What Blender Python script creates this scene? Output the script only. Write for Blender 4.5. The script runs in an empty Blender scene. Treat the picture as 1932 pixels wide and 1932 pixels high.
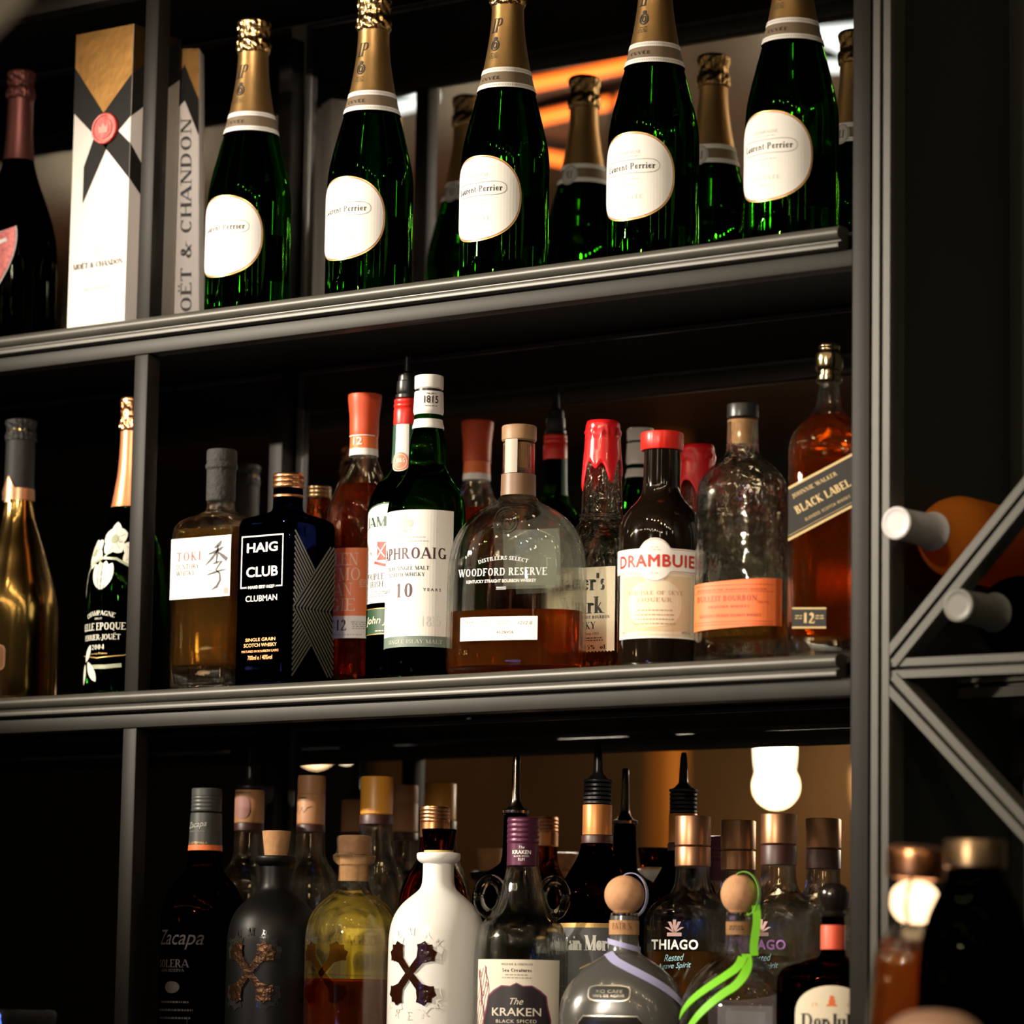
import bpy, bmesh, math, random
from mathutils import Vector, Matrix
from mathutils.geometry import tessellate_polygon
random.seed(7)
PI = math.pi
SC = bpy.context.scene
COL = SC.collection

# ------------------------------------------------------------------ camera
cd = bpy.data.cameras.new('camera')
cam = bpy.data.objects.new('camera', cd); COL.objects.link(cam)
right = Vector((0.80828475, 0.58855047, 0.01685524))
upv = Vector((0.06805792, -0.12182557, 0.99021546))
back = Vector((0.58484517, -0.79922892, -0.13852527))
cam.matrix_world = Matrix((right, upv, back)).transposed().to_4x4()
cam.location = (2.56, -2.815, 1.45)
cd.sensor_fit = 'HORIZONTAL'; cd.sensor_width = 36.0
cd.lens = 6920 / 1932 * 36
cd.clip_start = 0.05; cd.clip_end = 60
cd.dof.use_dof = True; cd.dof.focus_distance = 3.62; cd.dof.aperture_fstop = 4.6
SC.camera = cam

# ------------------------------------------------------------------ world, lights, exposure
w = bpy.data.worlds.new('world'); SC.world = w; w.use_nodes = True
w.node_tree.nodes['Background'].inputs[0].default_value = (0.9, 0.8, 0.65, 1)
w.node_tree.nodes['Background'].inputs[1].default_value = 0.0035
vs = SC.view_settings
vs.view_transform = 'Standard'; vs.look = 'None'; vs.gamma = 1.0; vs.exposure = 0.0
vs.use_curve_mapping = False


def spot(name, loc, target, power, size, blend, radius, color):
    ld = bpy.data.lights.new(name, 'SPOT')
    ld.energy = power; ld.spot_size = math.radians(size); ld.spot_blend = blend
    ld.shadow_soft_size = radius; ld.color = color
    o = bpy.data.objects.new(name, ld); COL.objects.link(o)
    o.location = loc
    d = Vector(target) - Vector(loc)
    o.rotation_euler = d.to_track_quat('-Z', 'Y').to_euler()
    return o


KEY = (-1.42, -2.45, 2.86)
FILL = (1.0, -3.3, 2.45)
spot('ceiling_spot_key', KEY, (0.36, 0.0, 1.98), 980, 25, 1.0, 0.03, (1.0, 0.87, 0.70))
spot('ceiling_spot_fill', FILL, (0.80, 0.0, 1.60), 260, 32, 1.0, 0.05, (1.0, 0.85, 0.66))

SIDE = (1.75, -2.55, 2.95)
spot('ceiling_spot_side', SIDE, (0.0, 0.08, 2.26), 200, 13, 1.0, 0.03, (1.0, 0.86, 0.74))

# ------------------------------------------------------------------ materials
MATS = {}


def _mat(name):
    m = bpy.data.materials.new(name); m.use_nodes = True
    nt = m.node_tree
    return m, nt, nt.nodes['Principled BSDF']


def pm(name, col, rough=0.5, metal=0.0, spec=0.5, noise=0.0, nscale=60.0, bump=0.0, coat=0.0):
    if name in MATS: return MATS[name]
    m, nt, b = _mat(name)
    b.inputs['Base Color'].default_value = (*col, 1)
    b.inputs['Roughness'].default_value = rough
    b.inputs['Metallic'].default_value = metal
    b.inputs['Specular IOR Level'].default_value = spec
    b.inputs['Coat Weight'].default_value = coat
    if noise or bump:
        tc = nt.nodes.new('ShaderNodeTexCoord')
        n = nt.nodes.new('ShaderNodeTexNoise'); n.inputs['Scale'].default_value = nscale
        n.inputs['Detail'].default_value = 5
        nt.links.new(tc.outputs['Object'], n.inputs['Vector'])
        if noise:
            mx = nt.nodes.new('ShaderNodeMix'); mx.data_type = 'RGBA'
            mx.inputs[6].default_value = (*[c * (1 - noise) for c in col], 1)
            mx.inputs[7].default_value = (*[min(1, c * (1 + noise)) for c in col], 1)
            nt.links.new(n.outputs['Fac'], mx.inputs[0])
            nt.links.new(mx.outputs[2], b.inputs['Base Color'])
        if bump:
            bp = nt.nodes.new('ShaderNodeBump'); bp.inputs['Strength'].default_value = bump
            bp.inputs['Distance'].default_value = 0.002
            nt.links.new(n.outputs['Fac'], bp.inputs['Height'])
            nt.links.new(bp.outputs['Normal'], b.inputs['Normal'])
    MATS[name] = m
    return m


def glass(name, col, ior=1.48, rough=0.0, bump=0.0, nscale=40.0):
    if name in MATS: return MATS[name]
    m = bpy.data.materials.new(name); m.use_nodes = True
    nt = m.node_tree; nt.nodes.clear()
    out = nt.nodes.new('ShaderNodeOutputMaterial')
    g = nt.nodes.new('ShaderNodeBsdfGlass')
    g.inputs['Color'].default_value = (*col, 1); g.inputs['IOR'].default_value = ior
    g.inputs['Roughness'].default_value = rough
    if bump:
        tc = nt.nodes.new('ShaderNodeTexCoord')
        n = nt.nodes.new('ShaderNodeTexNoise'); n.inputs['Scale'].default_value = nscale
        n.inputs['Detail'].default_value = 2
        bp = nt.nodes.new('ShaderNodeBump'); bp.inputs['Strength'].default_value = bump
        bp.inputs['Distance'].default_value = 0.002
        nt.links.new(tc.outputs['Object'], n.inputs['Vector'])
        nt.links.new(n.outputs['Fac'], bp.inputs['Height'])
        nt.links.new(bp.outputs['Normal'], g.inputs['Normal'])
    nt.links.new(g.outputs[0], out.inputs[0])
    MATS[name] = m
    return m


def clear_glass(name, col, mix, ior=1.48, bump=0.0, nscale=40.0):
    """refracting glass with part of the light let straight through, so that what stands inside is lit"""
    m = glass(name, col, ior, 0.0, bump, nscale); nt = m.node_tree
    g = [n for n in nt.nodes if n.type == 'BSDF_GLASS'][0]; out = [n for n in nt.nodes if n.type == 'OUTPUT_MATERIAL'][0]
    tr = nt.nodes.new('ShaderNodeBsdfTransparent'); tr.inputs[0].default_value = (*col, 1)
    mx = nt.nodes.new('ShaderNodeMixShader'); mx.inputs[0].default_value = mix
    nt.links.new(g.outputs[0], mx.inputs[1]); nt.links.new(tr.outputs[0], mx.inputs[2]); nt.links.new(mx.outputs[0], out.inputs[0])
    return m


def spirit_liquid(name, col, glow, mix=0.06):
    m = glass(name, col, 1.36); nt = m.node_tree
    g = [n for n in nt.nodes if n.type == 'BSDF_GLASS'][0]; out = [n for n in nt.nodes if n.type == 'OUTPUT_MATERIAL'][0]
    tl = nt.nodes.new('ShaderNodeBsdfTranslucent'); tl.inputs[0].default_value = (*glow, 1)
    df = nt.nodes.new('ShaderNodeBsdfDiffuse'); df.inputs[0].default_value = (*glow, 1)
    a = nt.nodes.new('ShaderNodeMixShader'); a.inputs[0].default_value = 0.5
    nt.links.new(tl.outputs[0], a.inputs[1]); nt.links.new(df.outputs[0], a.inputs[2])
    mx = nt.nodes.new('ShaderNodeMixShader'); mx.inputs[0].default_value = mix
    nt.links.new(g.outputs[0], mx.inputs[1]); nt.links.new(a.outputs[0], mx.inputs[2]); nt.links.new(mx.outputs[0], out.inputs[0])
    return m


def emis(name, col, strength):
    if name in MATS: return MATS[name]
    m, nt, b = _mat(name)
    b.inputs['Base Color'].default_value = (0, 0, 0, 1)
    b.inputs['Emission Color'].default_value = (*col, 1)
    b.inputs['Emission Strength'].default_value = strength
    MATS[name] = m
    return m


GLASS = clear_glass('clear glass', (0.97, 0.98, 0.96), 0.38)
GLASS_WAVY = clear_glass('clear embossed glass', (0.96, 0.97, 0.95), 0.32, bump=0.5, nscale=70)
GREEN = glass('green bottle glass', (0.036, 0.19, 0.015), 1.5)
DGREEN = glass('dark green bottle glass', (0.045, 0.17, 0.035), 1.5)
BLACKGL = glass('black bottle glass', (0.012, 0.014, 0.010), 1.5)
BROWNGL = glass('dark brown bottle glass', (0.10, 0.022, 0.010), 1.5)
BLUEGL = glass('dark blue bottle glass', (0.02, 0.035, 0.22), 1.5)
AMBER = spirit_liquid('amber spirit', (0.86, 0.36, 0.06), (0.85, 0.28, 0.04))
PALEAMBER = spirit_liquid('pale amber spirit', (0.90, 0.60, 0.22), (0.75, 0.42, 0.10))
DEEPAMBER = spirit_liquid('deep amber spirit', (0.82, 0.30, 0.045), (0.80, 0.18, 0.02))
REDAMBER = spirit_liquid('red amber spirit', (0.80, 0.27, 0.05), (0.75, 0.14, 0.02))
PAPER = pm('white label paper', (0.86, 0.84, 0.80), 0.6, spec=0.3)
CREAM = pm('cream label paper', (0.80, 0.71, 0.54), 0.6, spec=0.3)
BEIGE = pm('beige label paper', (0.72, 0.56, 0.36), 0.6, spec=0.3)
INK = pm('black ink', (0.012, 0.011, 0.010), 0.5)
GREY = pm('grey ink', (0.22, 0.21, 0.20), 0.6)
LGREY = pm('pale grey ink', (0.50, 0.48, 0.45), 0.6)
REDINK = pm('red ink', (0.55, 0.03, 0.015), 0.5)
WINK = pm('white ink', (0.85, 0.85, 0.82), 0.5)
GOLDINK = pm('gold ink', (0.62, 0.42, 0.15), 0.4, metal=0.6)
GOLDFOIL = pm('gold foil', (0.40, 0.24, 0.09), 0.36, metal=0.85, bump=0.12, nscale=90)
CRUMPLE = pm('crumpled gold foil', (0.82, 0.55, 0.25), 0.2, metal=1.0, bump=1.0, nscale=110)
COPPER = pm('copper metal', (0.72, 0.34, 0.16), 0.3, metal=1.0)
DCOPPER = pm('dull copper metal', (0.34, 0.17, 0.09), 0.38, metal=0.9)
BLACKPL = pm('black plastic', (0.012, 0.012, 0.012), 0.35)
BLACKMAT = pm('matte black', (0.02, 0.02, 0.019), 0.6, noise=0.3, nscale=150)
CORK = pm('cork', (0.40, 0.21, 0.09), 0.8, noise=0.35, nscale=160, bump=0.3)
ORANGE = pm('orange coating', (0.58, 0.065, 0.012), 0.45)
ORLAB = pm('orange label paper', (0.80, 0.17, 0.04), 0.5)
REDWAX = pm('red wax', (0.62, 0.012, 0.015), 0.22, coat=0.6)
REDPL = pm('red plastic', (0.66, 0.02, 0.012), 0.35)
STEEL = pm('black painted steel', (0.014, 0.012, 0.010), 0.5, spec=0.18, noise=0.25, nscale=35, bump=0.05)
STEELL = pm('worn grey black steel', (0.060, 0.058, 0.047), 0.42, spec=0.5, noise=0.25, nscale=35, bump=0.05)
TUBE = pm('dark grey steel tube', (0.020, 0.019, 0.016), 0.48, spec=0.22, noise=0.25, nscale=35)
BOARD = pm('black shelf board', (0.006, 0.0055, 0.005), 0.8, spec=0.08)
CHROME = pm('polished metal', (0.6, 0.57, 0.52), 0.12, metal=1.0)

# ------------------------------------------------------------------ object helpers


def link(o, parent=None):
    COL.objects.link(o)
    if parent is not None: o.parent = parent
    return o


def thing(name, label, cat, loc=(0, 0, 0), rz=0.0, group=None):
    o = bpy.data.objects.new(name, None); o.empty_display_size = 0.02
    COL.objects.link(o); o.location = loc; o.rotation_euler = (0, 0, rz)
    o['label'] = label; o['category'] = cat
    if group: o['group'] = group
    return o


def tag(o, label, cat, group=None):
    o['label'] = label; o['category'] = cat
    if group: o['group'] = group
    return o


def obj(name, bm, mats, parent=None, smooth=True, angle=35):
    me = bpy.data.meshes.new(name)
    bmesh.ops.recalc_face_normals(bm, faces=bm.faces[:]) if not bm.faces or not getattr(bm, 'skip', False) else None
    bm.to_mesh(me); bm.free()
    for m in (mats if isinstance(mats, (list, tuple)) else [mats]): me.materials.append(m)
    if smooth:
        me.shade_smooth()
        me.set_sharp_from_angle(angle=math.radians(angle))
    return link(bpy.data.objects.new(name, me), parent)


def struct(name, bm, m):
    o = obj(name, bm, m, smooth=False); o['kind'] = 'structure'; return o


def dup(root, loc, rz, label, group=None):
    r = root.copy(); COL.objects.link(r); r.location = loc; r.rotation_euler = (0, 0, rz)
    r['label'] = label
    if group: r['group'] = group
    for ch in list(root.children):
        c = ch.copy(); COL.objects.link(c); c.parent = r
        for g in ch.children:
            d = g.copy(); COL.objects.link(d); d.parent = c
    return r


def box(bm, x0, x1, y0, y1, z0, z1, bev=0.0):
    r = bmesh.ops.create_cube(bm, size=1.0)
    for v in r['verts']:
        v.co = Vector(((x0 + x1) / 2 + v.co.x * (x1 - x0), (y0 + y1) / 2 + v.co.y * (y1 - y0), (z0 + z1) / 2 + v.co.z * (z1 - z0)))
    if bev:
        es = list({e for v in r['verts'] for e in v.link_edges})
        bmesh.ops.bevel(bm, geom=es, offset=bev, segments=2, affect='EDGES', profile=0.5)
    return bm


def boxm(*a, **k):
    bm = bmesh.new(); box(bm, *a, **k); return bm


def smooth_rows(rows, k=4):
    """monotone cubic resampling of [(z, a, b, n)] rows along their own length"""
    rows = [tuple(r) for r in rows]
    if len(rows) < 3: return rows
    t = [0.0]
    for p, q in zip(rows, rows[1:]):
        t.append(t[-1] + max(1e-6, math.dist(p[:3], q[:3])))
    nc = len(rows[0]); out = []
    slopes = []
    for c in range(nc):
        d = [(rows[i + 1][c] - rows[i][c]) / (t[i + 1] - t[i]) for i in range(len(rows) - 1)]
        m = [d[0]] + [0 if d[i - 1] * d[i] <= 0 else 2 * d[i - 1] * d[i] / (d[i - 1] + d[i]) for i in range(1, len(d))] + [d[-1]]
        slopes.append(m)
    for i in range(len(rows) - 1):
        h = t[i + 1] - t[i]
        for s in range(k):
            u = s / k
            h00 = 2 * u**3 - 3 * u**2 + 1; h10 = u**3 - 2 * u**2 + u; h01 = -2 * u**3 + 3 * u**2; h11 = u**3 - u**2
            out.append(tuple(h00 * rows[i][c] + h10 * h * slopes[c][i] + h01 * rows[i + 1][c] + h11 * h * slopes[c][i + 1] for c in range(nc)))
    out.append(rows[-1])
    return out


def R(*rows):
    """round rows in millimetres (z, r) -> metres (z, a, b, n)"""
    return [(z / 1000, r / 1000, r / 1000, 2.0) for z, r in rows]


def Q(*rows):
    """rows in millimetres (z, half width, half depth, exponent)"""
    return [(z / 1000, a / 1000, b / 1000, n) for z, a, b, n in rows]


def sec(a, b, n, k, seg):
    th = 2 * PI * k / seg + PI / seg
    c, s = math.cos(th), math.sin(th)
    return (a * math.copysign(abs(c) ** (2 / n), c), b * math.copysign(abs(s) ** (2 / n), s))


def loft(bm, rows, seg=48, cap0=True, cap1=True, cx=0.0, cy=0.0, flip=False):
    rings = []
    for z, a, b, n in rows:
        ring = []
        for k in range(seg):
            x, y = sec(a, b, n, k, seg)
            ring.append(bm.verts.new((cx + x, cy + y, z)))
        rings.append(ring)
    fs = []
    for r0, r1 in zip(rings, rings[1:]):
        for k in range(seg):
            q = (r0[k], r0[(k + 1) % seg], r1[(k + 1) % seg], r1[k])
            fs.append(bm.faces.new(q))
    if cap0: fs.append(bm.faces.new(rings[0][::-1]))
    if cap1: fs.append(bm.faces.new(rings[-1]))
    if flip: bmesh.ops.reverse_faces(bm, faces=fs)
    return bm


def solid(rows, seg=48):
    bm = bmesh.new(); loft(bm, rows, seg); return bm


def shell(rows, t, seg=48, floor=0.008):
    """closed thick-walled vessel: outer skin plus inner skin"""
    bm = bmesh.new()
    loft(bm, rows, seg)
    z0 = rows[0][0]; z1 = rows[-1][0]
    inner = [(min(z, z1 - t), max(a - t, 0.002), max(b - t, 0.002), n) for z, a, b, n in rows if z >= z0 + floor]
    bm2 = [(z0 + floor, max(inner[0][1] - 0.004, 0.002), max(inner[0][2] - 0.004, 0.002), inner[0][3])] + inner
    loft(bm, bm2, seg, flip=True)
    return bm


def liquid(rows, t, level, floor=0.008, gap=0.0006):
    ins = [(z, max(a - t - gap, 0.002), max(b - t - gap, 0.002), n) for z, a, b, n in rows if rows[0][0] + floor + 0.001 <= z <= level]
    last = ins[-1]
    ins = [(ins[0][0], ins[0][1] - 0.004, ins[0][2] - 0.004, ins[0][3])] + [(r[0] + 0.0004, *r[1:]) for r in ins]
    if level - last[0] > 0.001: ins.append((level, *last[1:]))
    return solid(ins)


def glass_obj(name, rows, t, m, parent, seg=48):
    me_bm = shell(rows, t, seg)
    me = bpy.data.meshes.new(name)
    me_bm.to_mesh(me); me_bm.free(); me.materials.append(m)
    me.shade_smooth(); me.set_sharp_from_angle(angle=math.radians(50))
    return link(bpy.data.objects.new(name, me), parent)


def rfun(rows):
    rr = sorted([(z, a) for z, a, b, n in rows])

    def f(z):
        if z <= rr[0][0]: return rr[0][1]
        for (z0, a0), (z1, a1) in zip(rr, rr[1:]):
            if z0 <= z <= z1:
                return a0 if z1 - z0 < 1e-9 else a0 + (a1 - a0) * (z - z0) / (z1 - z0)
        return rr[-1][1]
    return f


def ridged(z0, z1, r, n, amp, seg=48):
    """ring-grooved cap rows"""
    rows = []
    for i in range(n):
        a = z0 + (z1 - z0) * i / n; b = z0 + (z1 - z0) * (i + 1) / n; h = (b - a)
        rows += [(a, r - amp, r - amp, 2), (a + 0.25 * h, r, r, 2), (a + 0.75 * h, r, r, 2), (b - 0.02 * h, r - amp, r - amp, 2)]
    return rows


def capr(z0, z1, r, e=0.0015, r1=None):
    r1 = r1 or r
    return [(z0, r - e, r - e, 2), (z0 + e, r, r, 2), (z1 - e, r1, r1, 2), (z1 - e * 0.3, r1 - e * 0.35, r1 - e * 0.35, 2), (z1, r1 - e, r1 - e, 2)]


def tube(bm, pts, rad, seg=8, closed=False):
    pts = [Vector(p) for p in pts]; n = len(pts); rings = []
    for i, p in enumerate(pts):
        r = rad[i] if isinstance(rad, (list, tuple)) else rad
        if closed: t = pts[(i + 1) % n] - pts[i - 1]
        else: t = pts[min(i + 1, n - 1)] - pts[max(i - 1, 0)]
        t.normalize()
        u = t.cross(Vector((0, 0, 1)))
        if u.length < 1e-3: u = t.cross(Vector((0, 1, 0)))
        u.normalize(); v = t.cross(u)
        rings.append([bm.verts.new(p + r * (math.cos(2 * PI * k / seg) * u + math.sin(2 * PI * k / seg) * v)) for k in range(seg)])
    m = n if closed else n - 1
    for i in range(m):
        a, b = rings[i], rings[(i + 1) % n]
        for k in range(seg): bm.faces.new((a[k], a[(k + 1) % seg], b[(k + 1) % seg], b[k]))
    if not closed:
        bm.faces.new(rings[0][::-1]); bm.faces.new(rings[-1])
    return bm


def strip(bm, pts, nrm, width, thick):
    """flat ribbon along pts; nrm gives the outward direction at each point"""
    pts = [Vector(p) for p in pts]; rows = []
    for i, p in enumerate(pts):
        t = (pts[min(i + 1, len(pts) - 1)] - pts[max(i - 1, 0)]).normalized()
        nn = Vector(nrm(p)).normalized(); s = t.cross(nn).normalized()
        rows.append([bm.verts.new(p + s * width / 2), bm.verts.new(p - s * width / 2), bm.verts.new(p - s * width / 2 + nn * thick), bm.verts.new(p + s * width / 2 + nn * thick)])
    for a, b in zip(rows, rows[1:]):
        for k in range(4): bm.faces.new((a[k], a[(k + 1) % 4], b[(k + 1) % 4], b[k]))
    bm.faces.new(rows[0][::-1]); bm.faces.new(rows[-1])
    return bm

# ------------------------------------------------------------------ flat artwork: labels, lettering


T_, t_ = 0.17, 0.08
GL = {
    'A': (.80, 'D0,0,.36,1,.07 D.36,1,.72,0,.19 H.14,.56,.30 S.02,0 S.72,0'), 'B': (.72, 'V.14 H.14,.34,1 H.14,.36,.53 H.14,.36,0 A.32,.765,.26,.235,-90,90 A.34,.265,.30,.265,-90,90 S.1,0 S.1,1'),
    'C': (.78, 'A.42,.5,.36,.5,48,312 K.68,.7,.98 '), 'D': (.82, 'V.14 H.14,.36,1 H.14,.36,0 A.34,.5,.42,.5,-90,90 S.1,0 S.1,1'),
    'E': (.68, 'V.14 H.14,.6,1 H.14,.46,.53 H.14,.62,0 K.6,.82,1 K.62,0,.2 S.1,0 S.1,1'), 'F': (.64, 'V.14 H.14,.6,1 H.14,.46,.5 K.6,.8,1 S.14,0 S.1,1'),
    'G': (.84, 'A.42,.5,.36,.5,48,318 K.66,.72,.98 W.68,.03,.42 S.68,.42'), 'H': (.86, 'V.16 V.70 H.16,.70,.52 S.16,0 S.16,1 S.70,0 S.70,1'),
    'I': (.36, 'V.18 S.18,0 S.18,1'), 'J': (.44, 'W.28,.0,1 A.14,.02,.14,.2,180,360 S.28,1'), 'K': (.82, 'V.16 D.2,.42,.62,1,.07 D.3,.55,.66,0,.19 S.16,0 S.16,1 S.62,1 S.68,0'),
    'L': (.66, 'V.16 H.16,.6,0 K.6,0,.24 S.14,0 S.16,1'), 'M': (.98, 'D.12,1,.47,.02,.18 D.47,.02,.82,1,.07 W.12,0,1,.06 V.82 S.12,0 S.1,1 S.82,0 S.84,1'),
    'N': (.86, 'W.14,0,1,.06 W.72,0,1,.06 D.14,1,.72,0,.18 S.14,0 S.12,1 S.72,1'), 'O': (.86, 'A.43,.5,.37,.5,0,360'), 'P': (.68, 'V.14 H.14,.34,1 H.14,.34,.46 A.32,.73,.28,.27,-90,90 S.14,0 S.1,1'),
    'R': (.78, 'V.14 H.14,.34,1 H.14,.34,.48 A.32,.74,.27,.26,-90,90 D.36,.48,.68,0,.18 S.14,0 S.1,1 S.7,0'), 'S': (.60, 'A.3,.74,.22,.26,35,270 A.3,.25,.25,.25,-145,90 K.5,.74,.96 K.06,.04,.28'),
    'Q': (.86, 'A.43,.5,.37,.5,0,360 D.44,.16,.74,-.12,.16'), 'T': (.72, 'V.36 H.04,.68,1 K.05,.8,1 K.67,.8,1 S.36,0'), 'U': (.84, 'W.16,.3,1 W.68,.3,1,.06 A.42,.3,.26,.3,180,360 S.16,1 S.68,1'),
    'V': (.80, 'D.06,1,.40,0,.18 D.40,0,.74,1,.07 S.06,1 S.74,1'), 'W': (1.1, 'D.06,1,.34,0,.18 D.34,0,.56,.9,.07 D.54,1,.8,0,.18 D.8,0,1.04,1,.07 S.06,1 S.52,1 S1.04,1'),
    'X': (.8, 'D.1,1,.66,0,.18 D.1,0,.66,1,.07 S.1,0 S.1,1 S.68,0 S.66,1'), 'Y': (.76, 'D.06,1,.38,.45,.18 D.38,.45,.70,1,.07 W.38,0,.48 S.38,0 S.06,1 S.7,1'), 'Z': (.7, 'H.1,.62,1 H.08,.64,0 D.1,.02,.6,.98,.17'),
    '&': (.9, 'A.36,.76,.19,.24,0,360 A.34,.26,.28,.26,80,400 D.26,.66,.74,0,.14 D.6,.2,.8,.52,.07 S.8,.52'),
    '0': (.62, 'A.31,.5,.25,.5,0,360'), '1': (.44, 'V.22 S.22,0 K.14,.82,.94'), '2': (.6, 'A.3,.72,.22,.28,-30,170 D.1,.02,.46,.62,.12 H.08,.56,.02 K.56,0,.2'), '4': (.62, 'V.42 H.04,.58,.28 D.06,.3,.42,1,.06'),
    '5': (.58, 'A.28,.32,.25,.32,-150,110 W.12,.5,1,.06 H.12,.5,.96'), '8': (.6, 'A.3,.76,.2,.24,0,360 A.3,.26,.25,.26,0,360'), '9': (.6, 'A.3,.66,.24,.34,0,360 A.26,.42,.28,.42,-100,20'), '7': (.58, 'H.06,.54,.97 D.24,0,.54,.97,.13 K.07,.78,1'),
    'a': (.56, 'W.40,.02,.44 A.26,.44,.14,.22,10,150 A.24,.18,.18,.18,0,360 S.46,0'), 'e': (.56, 'A.28,.33,.24,.33,30,330 H.1,.50,.36'), 'i': (.32, 'W.16,0,.64 B.16,.86,.09 S.16,0 S.12,.64'),
    'k': (.60, 'V.14 D.2,.26,.44,.64,.06 D.26,.36,.50,0,.16 S.14,0 S.12,1 S.52,0'), 'l': (.30, 'V.15 S.15,0 S.1,1'), 'n': (.64, 'W.14,0,.64 W.48,0,.44 A.31,.42,.18,.22,0,180 S.14,0 S.48,0 S.1,.64'),
    'o': (.60, 'A.30,.33,.25,.33,0,360'), 'r': (.46, 'W.14,0,.64 A.30,.44,.14,.2,20,170 S.16,0 S.1,.64 B.40,.54,.07'), 's': (.46, 'A.23,.48,.15,.17,40,270 A.22,.16,.17,.16,-145,90'),
    't': (.40, 'W.16,.06,.86 H.02,.34,.63 A.25,.1,.1,.1,180,340'), 'u': (.64, 'W.14,.2,.64 W.48,0,.64 A.31,.2,.18,.2,180,360 S.1,.64 S.44,.64'), 'h': (.64, 'V.14 W.48,0,.44 A.31,.42,.18,.22,0,180 S.14,0 S.48,0 S.1,1'),
    'g': (.60, 'A.30,.33,.24,.32,0,360 W.5,-.1,.62 A.32,-.1,.2,.18,190,360'), 'c': (.54, 'A.28,.33,.24,.33,45,315'), 'p': (.62, 'W.14,-.3,.64 A.32,.33,.22,.32,0,360 S.14,-.3'), 'm': (.92, 'W.14,0,.64 W.45,0,.44 W.76,0,.44 A.30,.42,.16,.22,0,180 A.61,.42,.16,.22,0,180 S.14,0 S.45,0 S.76,0'),
    '-': (.36, 'H.06,.30,.33'), '.': (.24, 'B.12,.07,.08'), "'": (.2, 'W.1,.7,1'), ' ': (.34, ''), '%': (.8, 'A.2,.75,.15,.22,0,360 A.6,.25,.15,.22,0,360 D.2,0,.6,1,.06'),
}


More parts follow.
